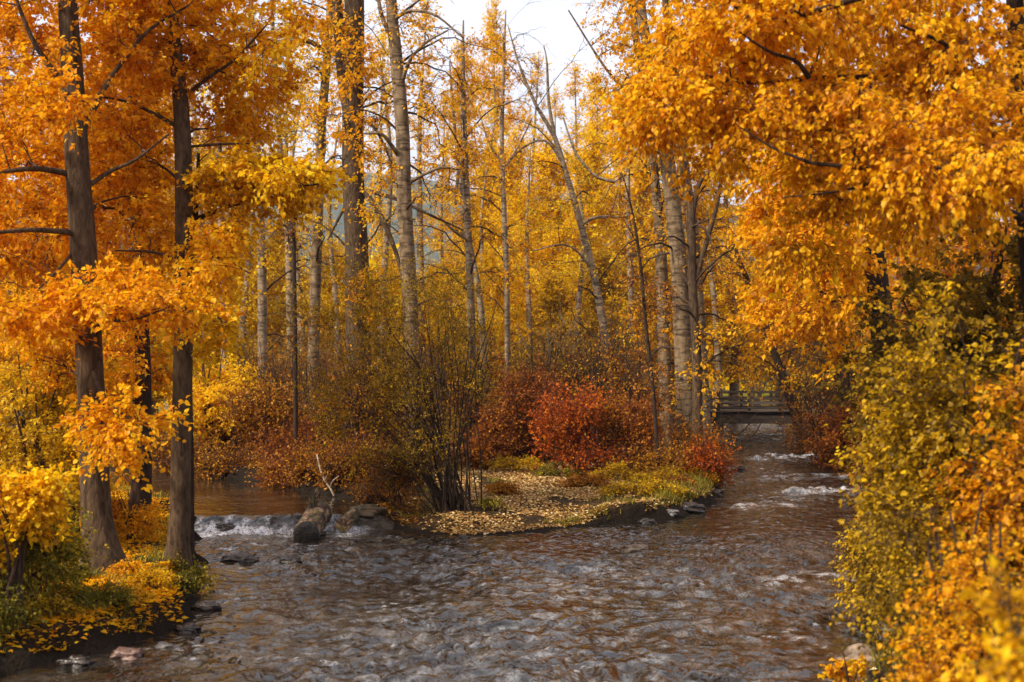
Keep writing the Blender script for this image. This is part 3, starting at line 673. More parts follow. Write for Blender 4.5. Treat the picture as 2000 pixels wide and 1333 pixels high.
plant('maple_tree', 'thick dark-trunked tree behind the right bank shrubs with glowing amber crown', 'tree',
    [trunk_rows(29, [(1748,900,64),(1738,770,54),(1725,650,48),(1714,560,44),(1700,400,38),(1690,200,30),(1684,-50,22),(1680,-250,14)])],
    [blob(1520,420,28,70,70,1.5,40,.15), blob(1590,520,27,90,80,1.6,44), blob(1500,570,28,50,40,1.2,12,-.05), blob(1640,420,27.5,100,80,1.6,46,.02), blob(1560,600,27,90,50,1.4,26,-.08), blob(1630,600,29,50,50,1.2,14,-.1),
     blob(1560,330,29,100,70,1.6,40,.08), blob(1750,300,28,100,80,1.8,30,-.1), blob(1770,450,31,70,60,1.2,16,-.15), blob(1650,180,29,150,100,2,50), blob(1690,-30,29,180,120,2,40), blob(1640,700,27,40,30,.8,6,-.05)],
    'amber', 'dark', leaf=.115, per=8, twigs=10, twl=.6, sides=18)

# right-hand shrubs
def shrub(name, label, px, D, wpx, top, mat, n, leaf, group=None, stems=7, vs=0.0, low=None, rd=None, tw='twig', per=9, twigs=9, twl=.26, kind='lo', flat=.6, droop=.1, br=1.0, cat='shrub', hang=.35, tw_r=.003, blobs=None, lean=0.0, gz=None):
    x = (px - 1000) / F * D; g = float(ground(x, D)) if gz is None else gz
    rx = wpx / 2 / F * D; topz = H + (HOR - top) / F * D; hh = max(.3, topz - g); rd = rd or rx
    st = []
    for k in range(stems):
        a = rng.uniform(0, 2 * np.pi); r_ = rng.uniform(.25, .9)
        ex, ey = x + math.cos(a) * rx * r_ * .8 + lean * hh, D + math.sin(a) * rd * r_ * .8
        b = np.array([x + rng.normal(0, .06 * rx + .01), D + rng.normal(0, .06 * rx + .01), g - .08]); e = np.array([ex, ey, g + hh * rng.uniform(.7, 1.0) * (1 - .25 * r_)])
        mid = (b + e) / 2 + np.array([-(ex - x) * .18, -(ey - D) * .18, hh * .06]); r0 = (.008 + .0075 * hh) * br
        st.append([[*b, r0 * 1.25], [*((b + mid) / 2 + rng.normal(0, .02 * hh, 3)), r0], [*(mid + rng.normal(0, .02 * hh, 3)), r0 * .75], [*e, r0 * .25]])
    if blobs is None:
        k = max(2, int(n / 22)); blobs = []
        for i in range(k):
            a = i * 2.4 + rng.uniform(0, .8); r_ = .62 * math.sqrt((i + .5) / k); zz = rng.uniform(.25 if low is None else low, .82) * (1 - .35 * r_)
            blobs.append((np.array([x + math.cos(a) * rx * r_ + lean * hh * zz, D + math.sin(a) * rd * r_, g + hh * zz]), np.array([rx * .48, rd * .48, hh * .24]) * rng.uniform(.75, 1.2, 3), int(n / k), vs + rng.normal(0, .07)))
    return plant(name, label, cat, st, blobs, mat, tw, group, leaf, per, twigs, twl, flat, droop, kind, (), 6, .05, tw, 3, tw_r, .25, False, 'foliage', .12, True, 0, br, hang)

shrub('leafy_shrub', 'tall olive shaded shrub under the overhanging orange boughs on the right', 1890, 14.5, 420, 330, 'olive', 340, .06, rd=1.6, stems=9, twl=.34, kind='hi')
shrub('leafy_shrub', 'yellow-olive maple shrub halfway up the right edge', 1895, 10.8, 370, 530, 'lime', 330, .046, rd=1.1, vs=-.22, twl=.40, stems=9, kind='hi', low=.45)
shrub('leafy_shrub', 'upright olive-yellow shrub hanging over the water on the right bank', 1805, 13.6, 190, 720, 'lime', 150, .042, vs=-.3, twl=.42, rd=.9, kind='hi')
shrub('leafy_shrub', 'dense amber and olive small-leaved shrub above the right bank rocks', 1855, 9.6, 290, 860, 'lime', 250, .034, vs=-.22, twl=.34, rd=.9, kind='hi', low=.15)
shrub('leafy_shrub', 'orange small-leaved shrub low on the right beside the dense amber one', 1900, 8.0, 280, 900, 'amber', 190, .033, vs=-.12, twl=.28, rd=.8, kind='hi', low=.15)
shrub('leafy_shrub', 'bright yellow round-leaved shrub nearest the camera in the lower right corner', 1960, 6.3, 240, 880, 'gold', 90, .052, vs=-.02, rd=.5, kind='hi', stems=6, per=7, twl=.2, low=.2, hang=.5)
shrub('leafy_shrub', 'out-of-focus golden shrub at the very bottom right', 1960, 4.6, 260, 1120, 'gold', 60, .042, vs=-.12, rd=.45, kind='hi', stems=6, per=7, twl=.16, low=.3)
shrub('leafy_shrub', 'dark green trailing shrub on the right bank waterline', 1725, 15.5, 120, 1010, 'olive', 70, .05, vs=.05, rd=.8)
shrub('leafy_shrub', 'olive undergrowth bush behind the yellow-olive maple shrub', 1800, 18, 220, 620, 'olive', 170, .065, vs=.0, rd=1.4, group=None)
shrub('red_shrub', 'deep red dogwood on the far right bank near the thick dark trunk', 1665, 36, 170, 770, 'red', 170, .085, vs=-.08, rd=1.5, twl=.4)
shrub('sapling', 'little orange-leaved sapling in front of the tan rock at lower right', 1662, 12.2, 80, 1222, 'amber', 14, .045, stems=2, vs=.15, kind='hi', per=6, twigs=6, twl=.14, cat='sapling', rd=.2, low=.2)

shrub('leafy_shrub', 'loose amber spray of a shrub high on the right edge above the yellow-olive one', 1960, 10.0, 240, 610, 'amber', 80, .05, vs=-.2, rd=.9, kind='hi', low=.55, twl=.4)
shrub('leafy_shrub', 'red-brown twiggy bush low at the right bank waterline beyond the trailing shrub', 1735, 19, 130, 880, 'rust', 70, .05, vs=.1, rd=.8, twl=.36)
shrub('leafy_shrub', 'yellow-green sprig bush half way down the right bank edge', 1700, 15.8, 70, 960, 'lime', 40, .045, vs=.1, rd=.4, twl=.3)
# left bank shrubs
shrub('leafy_shrub', 'green-yellow bush at lower left in front of the big leaning cottonwood', 70, 14.6, 230, 950, 'moss', 190, .045, vs=.05, rd=.9, low=.1)
shrub('leafy_shrub', 'yellow-leaved spray shrub at the left edge above the green bush', 30, 13.6, 200, 850, 'gold', 60, .055, vs=.1, rd=.6, kind='hi', low=.6, stems=5)
shrub('leafy_shrub', 'amber and olive thicket filling the left edge behind the leaning cottonwood', 60, 19, 300, 620, 'lime', 260, .06, vs=-.05, rd=1.5, low=.2, stems=9)
shrub('leafy_shrub', 'orange small-leaved sapling between the two near left trunks', 255, 19.8, 130, 930, 'amber', 60, .05, vs=.0, rd=.6, low=.2)
shrub('leafy_shrub', 'low green tuft of a bush at the foot of the straight cottonwood', 375, 17.6, 60, 1085, 'moss', 26, .04, rd=.3, low=.2)
shrub('leafy_shrub', 'yellow maple sapling leaning over the far shore of the pool right of the straight cottonwood', 415, 35, 210, 620, 'gold', 170, .08, vs=-.02, rd=1.3, low=.15, flat=.45, twl=.45)
shrub('leafy_shrub', 'golden low-hanging shrub on the left with glowing leaves over the dark bank', 150, 20.5, 180, 800, 'amber', 90, .06, vs=.0, rd=1.0)
shrub('leafy_shrub', 'green ground bush at far lower left corner', 0, 13.7, 140, 1080, 'moss', 70, .04, vs=-.05, rd=.5, low=.1)

# ================================================================== WILLOW CLUMP AND ISLAND SHRUBS
wst = []  # stems
wx0, wD = (888 - 1000) / F * 25.0, 25.0; wg = float(ground(wx0, wD))
for k in range(48):
    a = np.interp(k / 47, [0, 1], [-.98, .20]) + rng.normal(0, .05); Ls = rng.uniform(2.4, 4.7) * (1 - .25 * abs(a))
    dy = rng.normal(0, .22); e = np.array([wx0 + math.sin(a) * Ls, wD + dy * Ls * .7, wg + math.cos(a) * Ls])
    b = np.array([wx0 + rng.normal(.0, .26) + .1 * a, wD + rng.normal(0, .2), wg - .1]); md = (b + e) / 2 + np.array([-math.sin(a) * .1 * Ls, 0, .09 * Ls])
    r0 = rng.uniform(.008, .026); wst.append([[*b, r0 * 1.3], [*((b + md) / 2 + rng.normal(0, .05, 3)), r0], [*(md + rng.normal(0, .07, 3)), r0 * .7], [*(e * .75 + md * .25 + rng.normal(0, .06, 3)), r0 * .4], [*e, r0 * .15]])
plant('willow_shrub', 'many-stemmed dark willow clump fanning out at the tip of the island', 'shrub', wst,
    [blob(640,650,25,90,90,.9,34), blob(720,600,25,90,90,.9,40), blob(800,600,25,80,100,.9,44), blob(880,600,25.3,60,100,.9,34), blob(740,760,25,90,70,.8,36), blob(830,780,25,70,80,.8,26,-.1), blob(930,690,25.2,40,80,.7,16), blob(650,800,25,70,60,.7,24), blob(740,880,24.8,60,50,.6,18,-.1), blob(820,900,24.6,60,50,.6,14,-.2)],
    'lime', 'dark', leaf=.05, per=10, twigs=10, twl=.42, flat=1.0, droop=-.1, kind='narrow', sides=6, tree=False, fol='foliage', lift=.05, vshift=-.22, tw_r=.0028)

isl = [  # label, px, D, width px, top py, material, n, leaf, vs
 ('bright red-orange dogwood at the centre of the island shrubs', 1130, 31, 190, 735, 'ember', 120, .07, .0),
 ('crimson dogwood rising above the bright red-orange one', 1040, 34, 200, 690, 'red', 170, .075, -.08),
 ('orange-red shrub beside the leafy path', 960, 33, 140, 745, 'red', 110, .07, .05),
 ('rust-red shrub on the right of the island under the pale trunks', 1230, 31.5, 160, 770, 'red', 120, .07, .1),
 ('orange and red shrub leaning over the right channel from the island tip', 1345, 31.5, 150, 830, 'rust', 100, .07, .25),
 ('orange-leaved shrub at the right brink of the island overhanging the water', 1375, 30.6, 110, 870, 'ember', 70, .065, -.1),
 ('russet and gold shrub low in front of the banded trunk cluster', 1275, 30.2, 120, 880, 'rust', 80, .065, .25),
 ('dark crimson shrub behind the bright red-orange dogwood', 1130, 38, 230, 690, 'red', 180, .08, -.18),
 ('rust brown shrub at the back of the island under the leaning poplar', 1220, 40, 220, 660, 'rust', 150, .08, -.15),
 ('russet shrub between the thick dark trunk and the willow clump', 690, 32, 220, 760, 'rust', 140, .07, -.12),
 ('red-tinged shrub on the far shore of the pool behind the bleached branch', 600, 31.5, 170, 800, 'red', 120, .07, -.12),
 ('wine red bush overhanging the pool at its far right', 700, 28.5, 130, 880, 'red', 70, .06, -.1),
 ('rust orange bush left of the red-tinged shrub across the pool', 520, 34, 170, 740, 'rust', 140, .075, .08),
 ('brown-orange bush across the pool beside the straight cottonwood', 450, 36, 150, 800, 'rust', 100, .08, -.05),
 ('small russet bush at the far pool edge behind the weir', 430, 31.5, 120, 880, 'rust', 60, .06, .1), ('low red bush dipping into the far edge of the pool', 560, 29.4, 120, 885, 'red', 70, .06, .1),
 ('low rusty bush right of the bleached branch', 680, 27.2, 110, 900, 'rust', 60, .055, .0), ('brown leafy bush left of the bleached branch', 620, 28.3, 110, 890, 'rust', 60, .06, .1), ('dim brown bush where the willow clump meets the weir', 770, 25.6, 150, 890, 'rust', 80, .05, -.1),
 ('dark brown bush at the far pool shore left of the slim trunks', 330, 33.5, 170, 860, 'rust', 80, .07, -.1),
 ('olive brown thicket behind the thick dark trunk', 640, 42, 260, 640, 'rust', 150, .085, -.1),
 ('ochre thicket between the pale trunks left of the thick dark trunk', 540, 44, 230, 620, 'olive', 150, .085, .25),
 ('rust thicket directly behind the willow clump', 800, 36, 230, 640, 'rust', 170, .08, .02),
 ('tawny thicket beside the birch-like trunks in the centre', 900, 40, 170, 600, 'rust', 120, .08, .12),
 ('olive thicket in the centre behind the crimson dogwood', 1060, 46, 240, 590, 'olive', 160, .09, .28),
 ('yellow-brown thicket left of the clustered pale trunks', 1210, 44, 190, 560, 'olive', 150, .09, .3),
 ('small olive bush at the foot of the clustered pale trunks', 1290, 36.5, 110, 840, 'rust', 60, .07, .0),
 ('tall amber thicket right behind the clustered pale trunks', 1285, 47, 180, 560, 'rust', 130, .09, .15),
 ('dark brown thicket above the footbridge', 1480, 84, 300, 610, 'olive', 170, .11, -.15),
 ('dim olive thicket on the right bank beyond the footbridge end', 1620, 47, 190, 620, 'olive', 150, .10, .1),
 ('shaded brown bush at the right end of the footbridge', 1600, 43, 110, 770, 'rust', 60, .08, -.25),
 ('ochre bush left of the footbridge behind the island tip', 1300, 46, 110, 700, 'rust', 70, .08, .1),
]
for lab, px, D, w, top, mt, n, lf, vs in isl:
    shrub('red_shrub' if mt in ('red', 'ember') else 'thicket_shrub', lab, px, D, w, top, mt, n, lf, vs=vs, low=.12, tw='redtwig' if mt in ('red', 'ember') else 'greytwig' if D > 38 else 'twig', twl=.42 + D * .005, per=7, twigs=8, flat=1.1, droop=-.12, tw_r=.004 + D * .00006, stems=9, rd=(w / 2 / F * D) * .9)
for lab, px, D, w, top, mt in [
    ('yellow-green low bush on the right of the island bank', 1290, 29, 90, 915, 'lime'), ('yellow-green ground plant on the island beside the red shrubs', 1200, 29.5, 100, 905, 'lime'),
    ('low green plant behind the leafy clearing', 1110, 30.5, 120, 890, 'moss'), ('olive ground plant left of the leafy clearing', 1010, 31.5, 110, 890, 'lime'),
    ('amber-leaved ground plant at the brow of the undercut island bank', 1320, 28.2, 100, 955, 'rust'), ('straggling olive plant at the front right edge of the island', 1230, 26.6, 110, 975, 'lime'),
    ('rusty low plant on the island just right of the leafy clearing', 1150, 28.2, 100, 940, 'rust'), ('green-gold tuft beside the dark stone under the undercut bank', 1290, 26.9, 80, 985, 'lime'), ('small rusty tuft on the leafy clearing near the willow clump', 985, 27, 50, 955, 'rust'),
    ('small yellow plant on the undercut island edge', 1375, 30.2, 60, 945, 'lime'), ('tiny green sprig beside the willow clump foot', 965, 25, 34, 985, 'moss')]:
    shrub('ground_plant', lab, px, D, w, top, mt, 40 if w > 40 else 8, .045, vs=.0, low=.1, stems=6, twl=.24, per=8, cat='plant', flat=.4)
brush = [('twiggy brown brush in front of the thick dark trunk', 700, 31, 170, 640, 'rust', 70, .1), ('twiggy olive brush at the foot of the smooth tan poplar', 810, 30, 150, 620, 'olive', 60, .3),
 ('sparse rusty brush under the pale slim poplar', 615, 33, 150, 660, 'rust', 60, .15), ('bare tangled brush below the grey poplar', 550, 36, 150, 660, 'rust', 50, .05), ('grey-brown brush left of the grey poplar', 480, 38, 130, 690, 'rust', 50, .2),
 ('tall thin brush behind the willow clump beside the tan trunk', 860, 33, 120, 560, 'rust', 60, .3), ('open brown brush behind the leafy path', 930, 36, 120, 600, 'olive', 50, .3),
 ('thin brush over the crimson dogwood in the centre', 1060, 38, 150, 620, 'rust', 60, .2), ('tawny open brush under the bent poplar', 1160, 36, 150, 600, 'olive', 60, .35), ('brown brush beside the slender dark sapling', 1235, 33, 120, 620, 'rust', 60, .2),
('dim brush on the right bank behind the deep red dogwood', 1660, 39, 160, 600, 'olive', 70, .1), ('dark brush above the right bank waterline', 1600, 41, 120, 690, 'rust', 50, -.1)]
for lab, px, D, w, top, mt, n, vs in brush:
    shrub('brush_shrub', lab, px, D, w, top, mt, n, .075, vs=vs, low=.2, tw='twig', twl=.75, per=4, twigs=9, flat=1.6, droop=-.3, tw_r=.0055, stems=14, rd=(w / 2 / F * D) * .8)
for lab, px, D, w, top, mt in [('yellow-green tuft on the brink of the left bank below the straight cottonwood', 350, 16.6, 70, 1130, 'moss'), ('amber-leaved low plant on the left bank near the flat-topped dark rock', 300, 15.8, 80, 1170, 'gold'),
    ('olive tuft hanging over the dark left bank edge', 215, 14.7, 90, 1205, 'moss'), ('low leafy plant at the bottom edge of the left bank', 110, 14.1, 100, 1215, 'lime'), ('small amber plant in front of the flared cottonwood base', 255, 16.4, 60, 1120, 'amber'), ('green sprig tuft left of the flared cottonwood base', 140, 16.2, 80, 1080, 'moss')]:
    shrub('ground_plant', lab, px, D, w, top, mt, 26, .035, vs=.0, low=.1, stems=6, twl=.18, per=8, cat='plant', flat=.5)
# bare dark bush hanging over the right channel
bst = [limb(r) for r in ([(1378,885,33,5),(1420,862,33,4),(1455,838,33,3),(1480,805,33,2)], [(1378,885,33,5),(1400,858,33,3),(1415,842,33,2.5),(1432,812,33,2)], [(1378,885,33,5),(1430,878,32.6,3.5),(1470,852,32.5,2.5),(1490,820,32.4,2)], [(1378,885,33,6),(1390,850,33.3,4),(1398,815,33.3,2)])]
plant('bare_shrub', 'leafless dark shrub reaching over the water in front of the footbridge', 'shrub', bst, [blob(1430,838,33,40,24,.5,44)], 'rust', 'dark', per=0, twigs=6, twl=.35, flat=1, sides=6, tree=False, lift=.05, tw_r=.005)

# ================================================================== TALL ISLAND TREES
T = []
def tall(label, D, rows, mat, bk, blobs, limbs=(), n_tw=8, per=6, leaf=.10, name='poplar_tree', vs=0.0, twig_m='twig', **kw):
    kw.setdefault('bare', 0 if name == 'young_tree' else 16); kw.setdefault('twl', .55); kw.setdefault('flat', .8)
    return plant(name, label, 'tree', [trunk_rows(D, rows)] if isinstance(rows[0], tuple) else [trunk_rows(D, r) if i == 0 else limb(r) for i, r in enumerate(rows)], blobs, mat, bk, leaf=leaf, per=per, twigs=n_tw, vshift=vs, twig_m=twig_m, limbs=[limb(l) for l in limbs], sides=16, tw_r=.006, **kw)
tall('thick dark furrowed trunk left of the photo centre with sparse orange leaf tufts', 36,
    [[(701,850,60),(700,700,50),(697,500,46),(690,350,43),(690,200,41),(692,50,39),(690,-300,32)], [(690,250,36,30),(672,160,36,26),(664,70,36,24),(655,-40,36,18),(645,-250,36,12)]],
    'amber', 'brown', [blob(690,120,35,45,80,1.2,26), blob(705,250,34.8,35,50,.9,14), blob(650,60,36,50,70,1.2,18), blob(740,150,36,50,90,1.2,14), blob(715,560,35,35,60,.9,14,-.1), blob(700,-100,36,120,100,2,24), blob(630,230,36,40,80,1.2,12), blob(740,620,35.5,40,50,.8,10,-.1)],
    limbs=[[(712,372,35.8,12),(745,425,35.4,11),(772,490,35.2,9),(785,540,35,6)], [(715,372,35.8,9),(775,390,35,7),(850,425,34.6,5),(905,450,34.5,3)], [(688,378,36,8),(665,420,36,6),(640,470,36,3)], [(705,230,36,7),(735,255,35.6,6),(765,320,35.4,4),(770,340,35.4,3)]], per=5, leaf=.11)
tall('smooth tan poplar trunk just right of the thick dark one', 34,
    [(810,860,30),(806,700,29),(799,550,30),(790,400,29),(786,250,27),(775,120,25),(764,0,21),(752,-300,13)], 'amber', 'tan',
    [blob(815,60,34,60,80,1.2,18), blob(840,180,34,50,80,1.2,18), blob(760,330,34.5,30,60,.9,10), blob(750,-100,34,110,80,1.8,20), blob(850,330,34,45,70,1,12), blob(735,420,34,30,60,.9,8)],
    [[(783,170,34,8),(800,120,33.6,7),(830,85,33.4,5),(875,60,33.2,3)], [(768,40,34,8),(800,22,33.6,7),(850,30,33.3,5),(905,75,33.2,3)], [(782,310,34,9),(765,285,33.7,8),(745,262,33.5,6),(712,262,33.3,3)], [(795,360,34,8),(830,340,33.7,7),(862,328,33.6,5),(900,332,33.5,3)], [(768,80,34,9),(745,30,33.9,8),(735,-40,33.8,5)]], per=4)
tall('pale slim poplar trunk left of the thick dark one', 38, [(610,880,25),(612,700,23),(616,560,21),(622,400,20),(628,250,18),(640,100,16),(648,-50,13),(655,-250,8)], 'gold', 'tan',
    [blob(610,200,38,50,90,1.4,20), blob(640,60,38,60,80,1.5,22), blob(600,450,38,40,60,1,12), blob(590,100,38,60,80,1.5,20), blob(640,-100,38,120,90,2,20)],
    [[(635,100,38,12),(600,80,37.6,10),(560,82,37.4,9),(510,98,37.2,5),(480,70,37.1,2)], [(620,400,38,5),(590,370,38,4),(560,310,38,2)]], per=5)
tall('pale grey poplar trunk rising behind the end of the yellow-green bough', 42, [(510,860,21),(513,700,19),(511,500,17),(505,350,15),(498,200,13),(490,0,9),(485,-150,5)], 'gold', 'pale', [blob(500,280,42,50,90,1.5,22), blob(520,120,42,60,100,1.6,26), blob(480,0,42,80,80,2,22), blob(530,480,42,40,60,1.1,12)], per=5)
tall('grey poplar pair-mate standing close beside a thin dark stem', 45, [(571,840,20),(569,650,18),(563,450,16),(548,300,12),(535,100,9),(528,-60,5)], 'gold', 'pale', [blob(550,350,45,50,90,1.5,22), blob(540,180,45,60,90,1.6,24), blob(590,560,45,40,60,1.2,12)], per=5)
tall('thin straight dark stem in front of the grey poplar', 31, [(578,880,9),(577,700,8),(575,550,8),(573,400,6),(570,330,3)], 'rust', 'dark', [blob(575,420,31,40,60,.9,10), blob(590,640,31,40,60,.8,8)], per=4, leaf=.07, twl=.4, name='young_tree')
tall('slim whitish poplar just right of the straight brown cottonwood', 40, [(440,850,15),(438,650,14),(431,400,13),(425,220,12),(420,60,8),(418,-100,4)], 'gold', 'pale', [blob(430,300,40,50,80,1.4,22), blob(430,130,40,60,100,1.6,26), blob(460,560,40,40,60,1.1,12)], [[(427,250,40,5),(450,242,39.8,4),(480,248,39.7,2)]], per=5)
tall('whitish poplar partly hidden by the straight brown cottonwood', 46, [(403,850,17),(401,650,15),(396,500,14),(386,350,12),(378,200,9),(370,30,5)], 'gold', 'pale', [blob(385,300,46,60,100,1.6,26), blob(380,120,46,70,100,1.8,28), blob(410,620,46,40,60,1.2,14)], per=5)
tall('mottled poplar with a short crown on the right of the hill gap', 41, [(926,780,17),(921,650,16),(917,520,15),(912,400,14),(906,250,12),(904,120,8),(905,40,3)], 'amber', 'pale', [blob(905,150,41,26,80,.9,20), blob(910,280,41,40,70,1.2,16), blob(930,430,41,40,60,1.2,12)], [[(915,470,41,6),(885,450,40.6,5),(855,420,40.4,3)], [(906,300,41,8),(895,340,40.8,7),(890,400,40.6,5)]], per=6)
tall('dark-spotted short poplar trunk leaning left beside the mottled poplar', 43, [(950,790,14),(944,660,13),(934,560,11),(915,460,9),(898,340,8),(885,220,6),(878,120,3)], 'amber', 'pale', [blob(890,260,43,36,70,1.1,12), blob(920,560,43,36,50,1.1,10)], per=5)
tall('white slender poplar in the middle of the gold backdrop', 47, [(994,730,10),(990,560,11),(984,400,11),(980,280,9),(984,120,6),(988,20,2)], 'amber', 'pale', [blob(980,140,47,36,80,1.2,20), blob(985,330,47,50,60,1.4,18), blob(1010,480,47,50,50,1.4,16)], [[(982,330,47,5),(1010,290,46.8,4),(1040,230,46.6,2)], [(982,320,47,5),(955,280,46.8,4),(935,215,46.6,2)]], per=6)
tall('thin dark-topped stem below the white slender poplar', 40, [(991,760,9),(990,640,9),(989,520,7),(985,440,4)], 'amber', 'pale', [blob(1000,540,40,36,50,1,8)], per=5, name='young_tree')
tall('slender poplar bent to the left against the sky, nearly bare', 42, [(1196,790,18),(1180,650,16),(1160,540,14),(1132,430,13),(1106,340,11),(1082,265,9),(1050,212,7),(1015,130,5),(992,50,2)], 'gold', 'pale',
    [blob(1080,420,42,60,60,1.4,14), blob(1150,480,42,60,60,1.3,14), blob(1150,350,42,60,60,1.4,12)],
    [[(1085,275,42,7),(1072,200,41.9,6),(1068,120,41.8,4),(1062,90,41.8,2)], [(1100,320,42,6),(1065,275,41.8,5),(1020,290,41.7,3),(985,330,41.6,2)], [(1160,530,42,5),(1110,480,41.6,4),(1040,490,41.4,2)], [(1200,355,41.5,7),(1165,345,41.6,6),(1125,300,41.7,5),(1100,230,41.8,3)], [(1135,440,42,7),(1165,425,41.8,6),(1230,425,41.6,3)]], per=3)
K1 = [(1342,905,42),(1339,800,38),(1333,650,35),(1325,500,33),(1308,350,30),(1290,230,27),(1270,120,21),(1250,0,19),(1232,-250,13)]
tall('stoutest of the clustered banded poplar trunks on the right of the island', 34, K1, 'amber', 'tan', [blob(1300,430,35,50,50,.8,8), blob(1310,600,35,50,50,.8,8), blob(1250,100,34,60,80,1.5,22), blob(1230,-80,34,120,90,2,24), blob(1330,720,36,40,60,.9,8), blob(1250,250,34,50,60,1.2,18)], per=6)
tall('banded poplar right behind the stoutest trunk of the cluster', 35.5, [(1376,900,30),(1371,750,28),(1363,600,26),(1352,450,24),(1338,340,20),(1328,240,19),(1318,130,17),(1300,0,15),(1285,-250,9)], 'amber', 'tan', [blob(1340,80,35.5,60,80,1.4,20), blob(1390,600,35.6,30,60,.8,8), blob(1310,-90,35.5,110,80,2,20), blob(1370,450,35.5,40,50,1,10)], [[(1318,130,35.5,7),(1350,60,35.3,5),(1370,-20,35.2,3)]], per=6)
tall('leftmost of the clustered banded poplar trunks', 36.5, [(1303,890,27),(1298,700,25),(1291,500,23),(1279,350,18),(1263,200,17),(1243,80,15),(1228,-60,12),(1215,-250,8)], 'amber', 'tan', [blob(1230,180,36.5,60,80,1.4,22), blob(1240,480,37,50,70,1,12), blob(1250,640,37,50,60,1,10), blob(1200,40,36.5,60,80,1.6,18)], [[(1270,250,36.5,9),(1230,190,36,7),(1180,130,35.7,5),(1110,20,35.5,3)]], per=6)
tall('dark forked trunk at the right of the banded cluster', 33, [[(1362,905,24),(1361,700,19),(1353,560,18),(1350,430,17),(1349,385,14)], [(1350,430,33,13),(1366,358,33,10),(1398,326,33,8),(1418,292,33,5),(1425,240,33,3)], [(1350,400,33,11),(1336,340,33,10),(1332,280,33,9),(1320,200,33,6)], [(1354,560,33,12),(1378,480,33,10),(1400,400,33,9),(1412,330,33,5)]], 'amber', 'brown', [blob(1400,330,33,30,40,.8,8), blob(1390,470,33,30,40,.7,6), blob(1385,700,33,36,60,.8,12)], per=5)
tall('slender dark sapling left of the clustered trunks', 30, [(1287,880,9),(1277,780,8),(1262,640,7),(1249,500,6),(1232,400,4),(1212,330,2)], 'rust', 'dark', [blob(1255,560,30,46,80,.9,18), blob(1235,420,30,40,60,.8,10), blob(1290,720,30,46,60,.8,14)], per=5, leaf=.07, twl=.4, name='young_tree')
tall('brown tree leaning left over the footbridge from the far right bank', 46, [(1572,850,22),(1548,790,19),(1516,700,15),(1482,600,13),(1448,520,10),(1432,470,6)], 'amber', 'dark', [blob(1450,520,46,60,60,1.5,26,-.1), blob(1465,715,45,34,30,.9,14,.0), blob(1540,740,45,40,24,.9,8,-.1), blob(1500,640,46,60,50,1.4,20,-.1), blob(1580,600,46,60,70,1.5,24,-.1)], per=6)
tall('upright dark trunk behind the right channel with dim orange leaves', 45, [(1608,850,24),(1603,760,21),(1597,650,18),(1590,500,14),(1585,350,9)], 'orange', 'dark', [blob(1600,560,45,60,70,1.5,26,-.1), blob(1640,680,45,50,60,1.3,20,-.15), blob(1580,420,45,70,70,1.6,24)], per=6)
tall('dark trunk between the footbridge and the thick dark right tree', 40, [(1655,860,22),(1650,740,19),(1645,600,16),(1640,450,12),(1640,300,8)], 'orange', 'dark', [blob(1650,560,40,60,60,1.4,22,-.1), blob(1680,420,40,70,70,1.5,24)], per=6)

# ================================================================== BACKGROUND POPLARS: prototypes copied in a loop
def proto_column(seed, h, w, mat, n, bk='pale', nm='poplar_tree', sparse=False):
    x, y = 0.0, 400.0 + seed * 20; g = float(ground(x, y))
    st = [[x, y, g - .2, .20], [x + rng.normal(0, .1), y, g + h * .3, .15], [x + rng.normal(0, .2), y, g + h * .65, .09], [x + rng.normal(0, .2), y, g + h * .97, .015]]
    k = 11; bl = []
    for i in range(k):
        u = (i + .6) / k; z = h * (.16 + .84 * u); r_ = w * (math.sin(min(1, (1.04 - u) * 1.7) * math.pi / 2)) * rng.uniform(.7, 1.15); a = i * 2.4
        bl.append((np.array([x + math.cos(a) * r_ * .35, y + math.sin(a) * r_ * .35, g + z]), np.array([r_ * .75, r_ * .75, h / k * .75]), max(3, int(n / k * (1.25 - .6 * u))), rng.normal(0, .08)))
    return plant(nm, '', '', [st], bl, mat, bk, leaf=.125, per=10 if not sparse else 7, twigs=9, twl=.62, flat=1.0, droop=-.25, sides=9, twig_m='greytwig', lift=-.02, twig_geo=True, tw_r=.008, hang=.5), (x, y, g), h
PROTOS = [proto_column(0, 20, 1.6, 'gold', 260), proto_column(1, 18, 2.2, 'gold', 330), proto_column(2, 22, 1.2, 'gold', 100, sparse=True), proto_column(3, 13, 2.6, 'gold', 380), proto_column(4, 9, 2.6, 'gold', 330), proto_column(5, 18, 1.1, 'gold', 45, sparse=True)]
PZ = [dict(root=r, h=h, g=g[2]) for (r, g, h) in PROTOS]
used = set()
def place(k, px, D, top, label, mat, wsc=1.0, group='gold poplars of the background wood'):
    pr = PZ[k]; root = pr['root']
    x = (px - 1000) / F * D; g = float(ground(x, D)); hh = H + (HOR - top) / F * D - g; sc = hh / pr['h']
    r = root.copy(); COL.objects.link(r)
    r.location = (x, D, g); r.rotation_euler = (0, 0, rng.uniform(0, 6.28)); r.scale = (wsc * max(.8, sc * .5 + .5), wsc * max(.8, sc * .5 + .5), sc)
    tag(r, label, 'tree', group)
    for ch in root.children:
        c = ch.copy(); COL.objects.link(c); c.parent = r
        if ch.name.startswith('crown'):
            c.material_slots[0].link = 'OBJECT'; c.material_slots[0].material = LM[mat]
